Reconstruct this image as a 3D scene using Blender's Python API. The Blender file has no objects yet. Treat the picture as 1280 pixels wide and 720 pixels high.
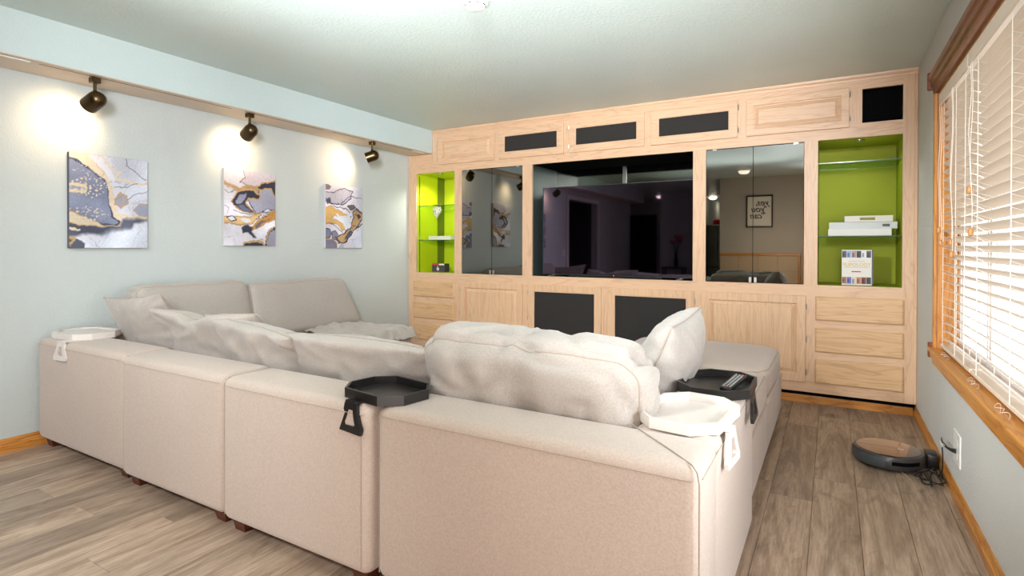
import bpy, bmesh, math, random
import numpy as np
from mathutils import Vector, Matrix, noise
random.seed(7)
SC = bpy.context.scene
COL = SC.collection
PI = math.pi

# ------------------------------------------------------------------ camera
FPX, CY = 687.458, 313.167
YAW, PITCH, ROLL, CH = 0.5273646916, 0.00622356408, 0.00251965806, 1.184802329
def setup_camera():
    c, s = math.cos(YAW), math.sin(YAW); cp, sp = math.cos(PITCH), math.sin(PITCH)
    F = Vector((-s*cp, c*cp, -sp)); U = Vector((-s*sp, c*sp, cp)); R = Vector((c, s, 0))
    cr, sr = math.cos(ROLL), math.sin(ROLL)
    R3 = R*cr + U*sr; U3 = -R*sr + U*cr
    cd = bpy.data.cameras.new('camera'); co = bpy.data.objects.new('camera', cd); COL.objects.link(co)
    m = Matrix.Identity(4)
    for i in range(3):
        m[i][0] = R3[i]; m[i][1] = U3[i]; m[i][2] = -F[i]
    m[0][3], m[1][3], m[2][3] = 0, 0, CH
    co.matrix_world = m
    cd.sensor_fit = 'HORIZONTAL'; cd.sensor_width = 36
    cd.lens = 36*FPX/1280
    cd.shift_y = -(360-CY)/1280
    cd.clip_start = .05
    SC.camera = co
setup_camera()

# ------------------------------------------------------------------ world, light, exposure
SC.view_settings.view_transform = 'Standard'
SC.view_settings.look = 'None'
SC.view_settings.exposure = 0.10
SC.view_settings.gamma = 1.0
SC.view_settings.use_curve_mapping = False
w = bpy.data.worlds.new('sky'); SC.world = w; w.use_nodes = True
bg = w.node_tree.nodes['Background']
bg.inputs[0].default_value = (.93, .97, 1.0, 1); bg.inputs[1].default_value = 2.1

# room dimensions (metres)
W, XL, D, H = 0.513, -4.083, 4.721, 2.44
XS, ZS = -3.751, 2.199
WIN_Y0, WIN_Y1, WIN_Z0, WIN_Z1 = 0.30, 3.88, 0.62, 2.06
YB = -1.10

def light(name, kind, loc, energy, color=(1, 1, 1), size=.1, size_y=None, target=None, spot=None, blend=.5, portal=False):
    ld = bpy.data.lights.new(name, kind); ld.energy = energy; ld.color = color
    if kind == 'AREA':
        ld.shape = 'RECTANGLE' if size_y else 'DISK'; ld.size = size
        if size_y: ld.size_y = size_y
        if portal: ld.cycles.is_portal = True
    else:
        ld.shadow_soft_size = size
    if kind == 'SPOT': ld.spot_size = spot; ld.spot_blend = blend
    o = bpy.data.objects.new(name, ld); COL.objects.link(o); o.location = loc
    if target is not None:
        o.rotation_euler = (Vector(target)-Vector(loc)).to_track_quat('-Z', 'Y').to_euler()
    return o
WARM = (1.0, .80, .62)
# unseen fill lights added to even the exposure: two bounced off the ceiling, one zoomed on the far wall, two soft ones beside the camera
CL = (.90, .96, 1.0)
light('bounce_fill', 'SPOT', (-.50, -.10, .74), 640, CL, .1, target=(-1.1, 1.75, 2.44), spot=math.radians(66), blend=1)
light('bounce_fill', 'SPOT', (-2.2, .10, .74), 210, CL, .1, target=(-2.0, 1.25, 2.44), spot=math.radians(66), blend=1)
light('wall_fill', 'AREA', (-.75, .05, 1.15), 18, (1, .86, .72), .8, target=(-.6, -1.1, 1.2))
light('far_fill', 'SPOT', (.12, -.85, 2.25), 1120, (.90, .94, 1.0), .25, target=(-2.05, 4.7, 2.05), spot=math.radians(58), blend=1)
light('left_fill', 'SPOT', (-2.4, -.80, 2.25), 240, CL, .2, target=(-2.9, 1.4, .35), spot=math.radians(74), blend=.8)
light('side_fill', 'AREA', (.47, 1.45, .95), 18, (.82, .92, 1.0), .6, target=(-.5, 1.95, .55))
light('front_fill', 'AREA', (.04, -.80, .62), 25, (.98, .94, .92), .7, target=(-.95, 1.4, .35))
light('soffit_fill', 'SPOT', (.15, -.75, 1.75), 590, (.93, .96, 1.0), .35, target=(-4.08, 2.7, 2.1), spot=math.radians(46), blend=1)
light('right_fill', 'SPOT', (-2.05, -.95, 2.2), 900, CL, .12, target=(.5, 3.2, .95), spot=math.radians(30), blend=1)

# ------------------------------------------------------------------ helpers
def S(r, g, b):
    f = lambda v: ((v/255)/12.92 if v/255 <= .04045 else ((v/255+.055)/1.055)**2.4)
    return (f(r), f(g), f(b), 1)
ORG = {}
def link(name, me, parent, origin):
    o = bpy.data.objects.new(name, me); COL.objects.link(o)
    if parent is not None:
        o.parent = parent; po = ORG.get(parent.name, Vector((0, 0, 0))); o.location = origin-po
    else: o.location = origin
    ORG[o.name] = Vector(origin)
    return o
def thing(name, label, cat, loc, group=None):
    o = link(name, None, None, Vector(loc)); o.empty_display_size = .1
    o['label'] = label; o['category'] = cat
    if group: o['group'] = group
    return o
def tag(o, label, cat, group=None):
    o['label'] = label; o['category'] = cat
    if group: o['group'] = group
    return o
def part(name, bm, mat, parent=None, origin=None, smooth=False, label=None):
    """bm in world coordinates -> object; origin defaults to the parent's origin or the base centre"""
    if origin is None:
        if parent is not None: origin = ORG[parent.name]
        else:
            xs = [v.co for v in bm.verts]
            origin = Vector(((min(v.x for v in xs)+max(v.x for v in xs))/2, (min(v.y for v in xs)+max(v.y for v in xs))/2, min(v.z for v in xs)))
    origin = Vector(origin)
    bmesh.ops.translate(bm, verts=bm.verts, vec=-origin)
    me = bpy.data.meshes.new(name); bm.normal_update(); bm.to_mesh(me); bm.free()
    for m in (mat if isinstance(mat, (list, tuple)) else [mat]): me.materials.append(m)
    if smooth:
        me.polygons.foreach_set('use_smooth', [True]*len(me.polygons))
        if smooth != 'all': me.set_sharp_from_angle(angle=math.radians(40))
    o = link(name, me, parent, origin)
    if label: o['label'] = label
    return o
def struct(name, bm, mat, parent=None, smooth=False):
    o = part(name, bm, mat, parent, smooth=smooth)
    if parent is None: o['kind'] = 'structure'
    return o
def NB(): return bmesh.new()
def box(bm, x0, x1, y0, y1, z0, z1, bev=0, seg=1):
    vs = [bm.verts.new((x, y, z)) for x in (x0, x1) for y in (y0, y1) for z in (z0, z1)]
    fs = [(0, 1, 3, 2), (4, 6, 7, 5), (0, 4, 5, 1), (2, 3, 7, 6), (0, 2, 6, 4), (1, 5, 7, 3)]
    faces = [bm.faces.new([vs[i] for i in f]) for f in fs]
    if bev:
        es = list({e for f in faces for e in f.edges})
        bmesh.ops.bevel(bm, geom=es, offset=bev, segments=seg, profile=.5, affect='EDGES', clamp_overlap=True)
    return bm
def B(*a, **k): return box(NB(), *a, **k)
def tube(bm, pts, r, n=6, closed=False, taper=None):
    pts = [Vector(p) for p in pts]; N = len(pts); rings = []
    up = Vector((0, 0, 1)); prev = None
    for i, p in enumerate(pts):
        if closed: t = pts[(i+1) % N]-pts[i-1]
        else: t = pts[min(i+1, N-1)]-pts[max(i-1, 0)]
        if t.length < 1e-9: t = Vector((0, 0, 1))
        t.normalize()
        if prev is None:
            a = t.cross(up)
            if a.length < .1: a = t.cross(Vector((1, 0, 0)))
        else: a = prev-t*prev.dot(t)
        if a.length < 1e-6: a = t.orthogonal()
        a.normalize(); b = t.cross(a); prev = a
        rr = r if taper is None else r*taper[i]
        rings.append([bm.verts.new(p+(a*math.cos(2*PI*k/n)+b*math.sin(2*PI*k/n))*rr) for k in range(n)])
    for i in range(N if closed else N-1):
        A, Bq = rings[i], rings[(i+1) % N]
        for k in range(n): bm.faces.new((A[k], A[(k+1) % n], Bq[(k+1) % n], Bq[k]))
    if not closed:
        bm.faces.new(rings[0][::-1]); bm.faces.new(rings[-1])
    return bm
def lathe(bm, prof, n=32, M=None, cap=True):
    """prof: list of (r, z); axis z"""
    M = M or Matrix.Identity(4); rings = []
    for r, z in prof:
        if r < 1e-6: rings.append([bm.verts.new(M @ Vector((0, 0, z)))])
        else: rings.append([bm.verts.new(M @ Vector((r*math.cos(2*PI*k/n), r*math.sin(2*PI*k/n), z))) for k in range(n)])
    for A, Bq in zip(rings, rings[1:]):
        for k in range(n):
            a = [A[k % len(A)], A[(k+1) % len(A)]] if len(A) > 1 else [A[0]]
            b = [Bq[(k+1) % len(Bq)], Bq[k % len(Bq)]] if len(Bq) > 1 else [Bq[0]]
            if len(a)+len(b) >= 3: bm.faces.new(a+b)
    if cap:
        if len(rings[0]) > 1: bm.faces.new(rings[0][::-1])
        if len(rings[-1]) > 1: bm.faces.new(rings[-1])
    return bm
def prism(bm, pts, M, t):
    """extrude a 2D polygon by t along local z, M local->world"""
    a = [bm.verts.new(M @ Vector((x, y, 0))) for x, y in pts]; b = [bm.verts.new(M @ Vector((x, y, t))) for x, y in pts]
    n = len(pts); bm.faces.new(a[::-1]); bm.faces.new(b)
    for i in range(n): bm.faces.new((a[i], a[(i+1) % n], b[(i+1) % n], b[i]))
    bmesh.ops.recalc_face_normals(bm, faces=bm.faces); return bm
def ring_prism(bm, outer, inner, M, t):
    n = len(outer); L = []
    for pts, z in ((outer, 0), (outer, t), (inner, t), (inner, 0)):
        L.append([bm.verts.new(M @ Vector((x, y, z))) for x, y in pts])
    for j in range(4):
        A, Bq = L[j], L[(j+1) % 4]
        for i in range(n): bm.faces.new((A[i], A[(i+1) % n], Bq[(i+1) % n], Bq[i]))
    bmesh.ops.recalc_face_normals(bm, faces=bm.faces); return bm
def frame_ring(bm, x0, x1, z0, z1, wd, y0, y1, bev=.003):
    """mitred rectangular frame in the xz plane; depth y0 (front) to y1 (back)"""
    o = [(x0, z0), (x1, z0), (x1, z1), (x0, z1)]; i_ = [(x0+wd, z0+wd), (x1-wd, z0+wd), (x1-wd, z1-wd), (x0+wd, z1-wd)]
    M = Matrix(((1, 0, 0, 0), (0, 0, 1, y0), (0, 1, 0, 0), (0, 0, 0, 1)))
    ring_prism(bm, o, i_, M, y1-y0)
    return bm

# ------------------------------------------------------------------ materials
def newmat(name):
    m = bpy.data.materials.new(name); m.use_nodes = True
    return m, m.node_tree, m.node_tree.nodes['Principled BSDF']
def flat(name, col, rough=.5, metal=0, spec=.5, emit=None, es=0, coat=0):
    m, t, p = newmat(name)
    p.inputs['Base Color'].default_value = col; p.inputs['Roughness'].default_value = rough
    p.inputs['Metallic'].default_value = metal; p.inputs['Specular IOR Level'].default_value = spec
    if emit: p.inputs['Emission Color'].default_value = emit; p.inputs['Emission Strength'].default_value = es
    if coat: p.inputs['Coat Weight'].default_value = coat; p.inputs['Coat Roughness'].default_value = .1
    return m
def nd(t, typ, **k):
    n = t.nodes.new(typ)
    for a, b in k.items(): setattr(n, a, b)
    return n
def coords(t, scale=(1, 1, 1), rand=False):
    tc = nd(t, 'ShaderNodeTexCoord'); mp = nd(t, 'ShaderNodeMapping'); mp.inputs['Scale'].default_value = scale
    t.links.new(tc.outputs['Object'], mp.inputs['Vector'])
    if rand:
        oi = nd(t, 'ShaderNodeObjectInfo'); ml = nd(t, 'ShaderNodeMath', operation='MULTIPLY'); ml.inputs[1].default_value = 37.0
        t.links.new(oi.outputs['Random'], ml.inputs[0])
        cb = nd(t, 'ShaderNodeCombineXYZ')
        for i in range(3): t.links.new(ml.outputs[0], cb.inputs[i])
        t.links.new(cb.outputs[0], mp.inputs['Location'])
    return mp.outputs[0]
def noisen(t, vec, scale, detail=3, rough=.5, dist=0):
    n = nd(t, 'ShaderNodeTexNoise'); n.inputs['Scale'].default_value = scale; n.inputs['Detail'].default_value = detail
    n.inputs['Roughness'].default_value = rough; n.inputs['Distortion'].default_value = dist
    t.links.new(vec, n.inputs['Vector']); return n.outputs['Fac']
def ramp(t, fac, stops):
    r = nd(t, 'ShaderNodeValToRGB'); e = r.color_ramp.elements
    while len(e) > 1: e.remove(e[-1])
    e[0].position = stops[0][0]; e[0].color = stops[0][1]
    for p_, c_ in stops[1:]:
        q = e.new(p_); q.color = c_
    t.links.new(fac, r.inputs[0]); return r.outputs[0]
def mixc(t, fac, a, b, mode='MIX'):
    m = nd(t, 'ShaderNodeMix', data_type='RGBA', blend_type=mode)
    for v, i in ((fac, 0), (a, 6), (b, 7)):
        if hasattr(v, 'links'): t.links.new(v, m.inputs[i])
        else: m.inputs[i].default_value = v
    return m.outputs[2]
def bump(t, p, fac, strength, dist=.01):
    b = nd(t, 'ShaderNodeBump'); b.inputs['Strength'].default_value = strength; b.inputs['Distance'].default_value = dist
    t.links.new(fac, b.inputs['Height']); t.links.new(b.outputs[0], p.inputs['Normal'])
def sc(c, k): return (c[0]*k, c[1]*k, c[2]*k, 1)

def plaster(name, col, scale, strength, rough, spec=.5):
    m, t, p = newmat(name); v = coords(t)
    n = noisen(t, v, scale, 5, .6)
    r = ramp(t, n, [(.42, (0, 0, 0, 1)), (.58, (1, 1, 1, 1))])
    c = ramp(t, noisen(t, v, 1.3, 2), [(.3, sc(col, .97)), (.7, sc(col, 1.03))])
    t.links.new(c, p.inputs['Base Color']); bump(t, p, r, strength, .004)
    p.inputs['Roughness'].default_value = rough; p.inputs['Specular IOR Level'].default_value = spec
    return m
def wood(name, c0, c1, c2, axis, rough=.4, rand=False, ring=9.0, contrast=1.0):
    """oak: long fibres along the axis with cathedral figure"""
    m, t, p = newmat(name)
    s_long, s_x = .9, 9.0
    sv = [s_x]*3; sv['xyz'.index(axis)] = s_long
    v = coords(t, tuple(sv), rand)
    n1 = noisen(t, v, .9, 3, .55, .6)
    ml = nd(t, 'ShaderNodeMath', operation='MULTIPLY'); ml.inputs[1].default_value = ring; t.links.new(n1, ml.inputs[0])
    fr = nd(t, 'ShaderNodeMath', operation='FRACT'); t.links.new(ml.outputs[0], fr.inputs[0])
    c = ramp(t, fr.outputs[0], [(0, sc(c1, 1.0)), (.35, c0), (.8, c0), (1, c2)])
    sv2 = [70]*3; sv2['xyz'.index(axis)] = 4
    v2 = coords(t, tuple(sv2), rand); n2 = noisen(t, v2, 2.0, 4, .7)
    f2 = ramp(t, n2, [(.3, (.91, .895, .88, 1)), (.6, (1.03, 1.03, 1.03, 1))])
    c = mixc(t, 1.0*contrast, c, f2, 'MULTIPLY')
    t.links.new(c, p.inputs['Base Color']); p.inputs['Roughness'].default_value = rough
    bump(t, p, n2, .12, .002)
    return m
def fabric(name, col, k=1.0, dark=.80):
    m, t, p = newmat(name); v = coords(t)
    n = noisen(t, v, 150, 4, .75); n2 = noisen(t, v, 3.0, 3)
    c = ramp(t, n, [(.3, sc(col, dark)), (.7, sc(col, 1.08))])
    c = mixc(t, .5, c, ramp(t, n2, [(.3, sc(col, .96)), (.7, sc(col, 1.03))]))
    t.links.new(c, p.inputs['Base Color']); p.inputs['Roughness'].default_value = .95
    p.inputs['Specular IOR Level'].default_value = .15; p.inputs['Sheen Weight'].default_value = .25; p.inputs['Sheen Roughness'].default_value = .5
    bump(t, p, n, .35, .0015)
    return m
def attrmat(name, rough=.7):
    m, t, p = newmat(name); a = nd(t, 'ShaderNodeAttribute'); a.attribute_name = 'print'
    t.links.new(a.outputs['Color'], p.inputs['Base Color']); p.inputs['Roughness'].default_value = rough
    return m

M_WALL = plaster('wall_paint', S(198, 204, 202), 70, .35, .75)
M_WALLR = plaster('wall_paint_warm', S(206, 205, 200), 70, .35, .75)
M_CEIL = plaster('ceiling_paint', S(208, 219, 213), 55, .35, .38)
M_SOFFIT = plaster('soffit_paint', S(200, 214, 213), 70, .3, .7)
OA = (S(222, 184, 149), S(215, 176, 141), S(205, 165, 133))
M_OAKX = wood('pickled_oak_rail', *OA, 'x'); M_OAKZ = wood('pickled_oak_stile', *OA, 'z'); M_OAKD = wood('pickled_oak_panel', S(222, 184, 146), S(215, 175, 137), S(208, 167, 130), 'z', ring=8)
M_OAKDX = wood('pickled_oak_drawer', S(219, 178, 133), S(208, 166, 120), S(198, 155, 110), 'x', ring=9)
HA = (S(206, 140, 66), S(190, 122, 50), S(168, 100, 38))
M_HONY = wood('honey_oak_y', *HA, 'y', .3); M_HONX = wood('honey_oak_x', *HA, 'x', .3); M_HONZ = wood('honey_oak_z', *HA, 'z', .3)
M_REDW = wood('red_brown_wood', S(132, 72, 42), S(110, 56, 32), S(84, 40, 24), 'y', .3)
M_FAB = fabric('linen_fabric', S(201, 183, 170), dark=.62)
M_CUSH = fabric('cushion_fabric', S(184, 174, 165), dark=.6)
M_PIPE = fabric('piping_fabric', S(172, 156, 140))
M_STITCH = fabric('stitch_line', S(182, 163, 146))
M_THROW = fabric('throw_fabric', S(190, 180, 170), dark=.6)
M_FOOT = wood('dark_foot_wood', S(92, 44, 26), S(76, 34, 20), S(60, 26, 16), 'x', .35)
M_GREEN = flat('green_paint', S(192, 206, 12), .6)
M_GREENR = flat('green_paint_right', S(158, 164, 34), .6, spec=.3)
M_CLOTH = plaster('speaker_cloth', S(38, 34, 31), 300, .3, .8)
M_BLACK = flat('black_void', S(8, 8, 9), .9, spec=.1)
M_DARKREC = flat('dark_recess_lining', S(62, 72, 70), .35)
M_MIRROR = flat('smoked_mirror', (.205, .205, .19, 1), .015, metal=1)
M_MIRB = flat('recess_mirror', (.115, .12, .10, 1), .06, metal=1)
M_TV = flat('tv_screen', (.125, .098, .145, 1), .03, metal=1)
M_TVB = flat('tv_bezel', S(26, 26, 28), .35)
M_STEEL = flat('brushed_steel', S(190, 190, 188), .28, metal=1)
M_BRONZE = flat('bronze_lamp', S(92, 76, 54), .3, metal=1)
M_BLK = flat('black_plastic', S(30, 29, 29), .32)
M_BLKT = flat('black_tray', S(34, 32, 31), .28)
M_WHT = flat('white_tray', S(222, 212, 204), .35)
M_WHP = flat('white_plastic', S(236, 234, 228), .35)
M_SLAT = flat('blind_slat', S(232, 214, 196), .4)
M_CORD = flat('blind_cord', S(236, 226, 214), .8)
M_TASSEL = flat('wood_tassel', S(196, 136, 74), .4)
M_VAC = flat('vacuum_body', S(62, 62, 64), .3)
M_VACTOP = flat('vacuum_top', S(120, 84, 62), .08, metal=.45, coat=1)
M_BULB = flat('lamp_glow', (1, .8, .55, 1), .5, emit=(1, .78, .5, 1), es=22)
M_STONE = plaster('beige_tile', S(196, 168, 136), 24, .3, .5)
M_DKDOOR = wood('dark_door_wood', S(52, 38, 34), S(44, 32, 28), S(36, 26, 24), 'z', .35)
M_FRIDGE = flat('fridge_steel', S(120, 124, 122), .3, metal=1)
M_CONC = flat('patio_concrete', S(236, 236, 236), .9)
M_VINYL = flat('window_vinyl', S(232, 226, 222), .4)
M_GLASS, t_, p_ = newmat('clear_pane')
def mkglass():
    t = t_; t.nodes.remove(p_)
    out = [n for n in t.nodes if n.type == 'OUTPUT_MATERIAL'][0]
    tr = nd(t, 'ShaderNodeBsdfTransparent'); tr.inputs[0].default_value = (.97, .99, .98, 1)
    gl = nd(t, 'ShaderNodeBsdfGlossy'); gl.inputs['Roughness'].default_value = .01
    fr = nd(t, 'ShaderNodeFresnel'); fr.inputs[0].default_value = 1.3
    ge = nd(t, 'ShaderNodeNewGeometry'); inv = nd(t, 'ShaderNodeMath', operation='SUBTRACT'); inv.inputs[0].default_value = 1.0
    t.links.new(ge.outputs['Backfacing'], inv.inputs[1]); ml = nd(t, 'ShaderNodeMath', operation='MULTIPLY')
    t.links.new(fr.outputs[0], ml.inputs[0]); t.links.new(inv.outputs[0], ml.inputs[1])
    mx = nd(t, 'ShaderNodeMixShader'); t.links.new(ml.outputs[0], mx.inputs[0]); t.links.new(tr.outputs[0], mx.inputs[1]); t.links.new(gl.outputs[0], mx.inputs[2])
    t.links.new(mx.outputs[0], out.inputs[0])
mkglass()
M_SHELF, t2, p2 = newmat('shelf_glass')
def mkshelf():
    t = t2; t.nodes.remove(p2)
    out = [n for n in t.nodes if n.type == 'OUTPUT_MATERIAL'][0]
    tr = nd(t, 'ShaderNodeBsdfTransparent'); tr.inputs[0].default_value = (.72, .86, .78, 1)
    gl = nd(t, 'ShaderNodeBsdfGlossy'); gl.inputs['Roughness'].default_value = .02
    mx = nd(t, 'ShaderNodeMixShader'); mx.inputs[0].default_value = .14
    t.links.new(tr.outputs[0], mx.inputs[1]); t.links.new(gl.outputs[0], mx.inputs[2]); t.links.new(mx.outputs[0], out.inputs[0])
mkshelf()
def mkfloor():
    m, t, p = newmat('vinyl_plank')
    v = coords(t, (7, .8, 1), True); v2 = coords(t, (60, 3.5, 1), True); v3 = coords(t, (3.2, 1.4, 1), True)
    n1 = noisen(t, v, 1.1, 6, .7, 1.6); n2 = noisen(t, v2, 1.6, 5, .75); n3 = noisen(t, v3, 2.2, 5, .65, 1.2)
    c = ramp(t, n1, [(.28, S(122, 104, 89)), (.42, S(152, 131, 113)), (.58, S(184, 163, 144)), (.76, S(132, 111, 95))])
    oi = nd(t, 'ShaderNodeObjectInfo')
    tint = ramp(t, oi.outputs['Random'], [(0, (.80, .79, .78, 1)), (.35, (.98, .95, .92, 1)), (.7, (1.08, 1.05, 1.02, 1)), (1, (.90, .89, .89, 1))])
    c = mixc(t, 1.0, c, tint, 'MULTIPLY')
    c = mixc(t, 1.0, c, ramp(t, n2, [(.32, (.66, .63, .60, 1)), (.6, (1.08, 1.07, 1.06, 1))]), 'MULTIPLY')
    c = mixc(t, 1.0, c, ramp(t, n3, [(.26, (.55, .49, .45, 1)), (.42, (1, 1, 1, 1))]), 'MULTIPLY')
    t.links.new(c, p.inputs['Base Color']); p.inputs['Roughness'].default_value = .42
    bump(t, p, n2, .15, .001)
    return m
M_FLOOR = mkfloor()

# ------------------------------------------------------------------ room shell
TH = .12
struct('floor', B(XL-.1, W+.1, YB, D+.9, -.12, -.012), flat('subfloor', S(70, 60, 52), .9))
FL = bpy.data.objects['floor']
# planks run along Y
pw, x = .182, XL+.004
lens = [1.22, .98, 1.22, 1.22, .7, 1.22]
pm = {}
random.seed(11)
ci = 0
while x < W-.002:
    x1 = min(x+pw, W)
    y = -1.1-random.random()*.0
    first = random.uniform(.3, 1.22)
    while y < D+.02:
        L = first if y <= -1.09 else 1.22
        y1 = min(y+L, D+.06)
        if y1-y > .02:
            key = (round(x1-x, 3), round(y1-y, 3))
            if key not in pm:
                bm = NB(); hx, hy = (x1-x)/2-.0006, (y1-y)/2-.0006
                box(bm, -hx, hx, -hy, hy, -.012, 0, bev=.0012)
                me = bpy.data.meshes.new('plank'); bm.to_mesh(me); bm.free(); me.materials.append(M_FLOOR); pm[key] = me
            o = bpy.data.objects.new('plank', pm[key]); COL.objects.link(o); o.parent = FL
            o.location = Vector(((x+x1)/2, (y+y1)/2, 0))-ORG['floor']
        y = y1
    x = x1; ci += 1
# back part of the house seen only in the mirrors
struct('floor_kitchen', B(-6, W+.1, -8.1, YB, -.12, 0), wood('kitchen_floor', S(120, 104, 90), S(104, 90, 78), S(92, 78, 66), 'y', .4))
struct('ceiling', B(-6, W+.12, -8.1, D+.9, H, H+.1), M_CEIL)
struct('wall_back_cabinet', B(XL-.1, W+.1, D+.72, D+.82, 0, H), M_WALL)
bm = NB(); box(bm, XL-TH, XL, .60, D+.72, 0, H); box(bm, XL-TH, XL, -2.87, -.80, 0, H); box(bm, XL-TH, XL, -.80, .60, 2.05, H)
struct('wall_left', bm, M_WALL)
bm = NB(); box(bm, W, W+TH, YB, WIN_Y0, 0, H); box(bm, W, W+TH, WIN_Y1, D+.72, 0, H); box(bm, W, W+TH, WIN_Y0, WIN_Y1, 0, WIN_Z0); box(bm, W, W+TH, WIN_Y0, WIN_Y1, WIN_Z1, H)
struct('wall_right', bm, M_WALLR)
struct('soffit', B(XL, XS, -2.85, D, ZS, H-.0005), M_SOFFIT)
# soffit underside board and the thin slots the lamps sit in
struct('trim_1', B(XL+.015, XS-.004, -2.8, D-.002, ZS-.004, ZS), flat('soffit_board', S(214, 196, 178), .55))
T1 = bpy.data.objects['trim_1']
for a, b in ((1.32, 2.45), (2.56, 3.3), (3.40, 3.78), (3.98, 4.45)):
    part('slot', B(XS-.062, XS-.056, a, b, ZS-.0055, ZS-.0035), flat('slot_dark', S(96, 66, 40), .6), T1)
for a, b in ((.6, 1.28), (4.47, 4.66)):
    part('slot_cover', B(XS-.07, XS-.05, a, b, ZS-.008, ZS-.0035), M_WHP, T1)
# baseboards (profiled honey oak)
def baseboard(name, p0, p1, nrm, mat, h=.082, t=.014):
    p0, p1, nrm = Vector(p0), Vector(p1), Vector(nrm)
    prof = [(0, 0), (t, 0), (t, h*.50), (t*.72, h*.56), (t*.72, h*.66), (t*.5, h*.74), (t*.5, h*.88), (t*.28, h), (0, h)]
    bm = NB(); a = [bm.verts.new(p0+nrm*d+Vector((0, 0, z))) for d, z in prof]; b = [bm.verts.new(p1+nrm*d+Vector((0, 0, z))) for d, z in prof]
    n = len(prof); bm.faces.new(a); bm.faces.new(b[::-1])
    for i in range(n): bm.faces.new((a[i], b[i], b[(i+1) % n], a[(i+1) % n]))
    bmesh.ops.recalc_face_normals(bm, faces=bm.faces)
    return struct(name, bm, mat)
baseboard('baseboard_left', (XL, .62, 0), (XL, D-.01, 0), (1, 0, 0), M_HONY)
baseboard('baseboard_right', (W, YB, 0), (W, D+.045, 0), (-1, 0, 0), M_HONY, h=.075)
baseboard('baseboard_cabinet', (XL+.05, D+.06, 0), (W-.015, D+.06, 0), (0, -1, 0), M_HONX, h=.056)

# ---- rooms behind the camera (seen reflected)
bm = NB(); box(bm, -1.77, -.36, YB-TH, YB, 0, H); box(bm, -.36, W, YB-TH, YB, 2.05, H); box(bm, .43, W, YB-TH, YB, 0, 2.05)
struct('wall_behind', bm, plaster('wall_paint_behind', S(190, 178, 164), 70, .3, .75))
bm = NB(); box(bm, -1.77, -1.67, -8, YB-TH, 0, H); struct('wall_kitchen_side', bm, M_WALLR)
bm = NB(); box(bm, -3.41, -2.75, -3.1, -3.0, 0, H); box(bm, -3.41, -3.31, -4.5, -3.1, 0, H); box(bm, -2.85, -2.75, -8, -3.1, 0, H); struct('wall_hall', bm, M_WALL)
bm = NB(); box(bm, -6, -3.31, -4.6, -4.5, 0, H); box(bm, -6, XL-TH, -2.87, -2.77, 0, H); box(bm, -6, -5.9, -4.5, -2.87, 0, H); struct('wall_hall_far', bm, M_WALL)
struct('wall_kitchen_far', B(-2.85, -1.67, -8.1, -8, 0, H), M_WALLR)
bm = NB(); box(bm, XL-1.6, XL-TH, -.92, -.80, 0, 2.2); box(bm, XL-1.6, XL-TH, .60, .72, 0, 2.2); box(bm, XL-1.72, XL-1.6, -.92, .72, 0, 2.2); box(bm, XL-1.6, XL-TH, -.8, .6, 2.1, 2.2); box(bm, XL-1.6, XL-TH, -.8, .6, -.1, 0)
struct('wall_side_room', bm, flat('painted_room_dark', S(70, 66, 68), .8))  # walls coloured dark to stand in for an unlit room
bm = NB(); box(bm, XL-.02, XL+.018, .60, .67, 0, 2.12); box(bm, XL-.02, XL+.018, -.87, -.80, 0, 2.12); box(bm, XL-.02, XL+.018, -.80, .60, 2.05, 2.12)
struct('trim_2', bm, M_WHP)
bm = NB(); box(bm, -.43, -.36, YB, YB+.02, 0, 2.12); box(bm, .43, .50, YB, YB+.02, 0, 2.12); box(bm, -.36, .43, YB, YB+.02, 2.05, 2.12)
struct('trim_3', bm, M_HONZ)
d1 = struct('door_1', B(-.35, .42, YB-.08, YB-.04, .01, 2.04), M_HONZ)
for zz in (.2, 1.15):
    for xx in (-.27, .10): part('door_panel', B(xx, xx+.26, YB-.045, YB-.032, zz, zz+.75, bev=.006), M_HONZ, d1)
d2 = struct('door_2', B(-4.62, -3.9, -4.5, -4.46, 0, 2.03), M_DKDOOR)
for zz in (.18, .82, 1.5):
    for xx in (-4.53, -4.23): part('door_panel', B(xx, xx+.24, -4.465, -4.445, zz, zz+(.5 if zz < 1.4 else .38), bev=.008), M_DKDOOR, d2)

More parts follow.
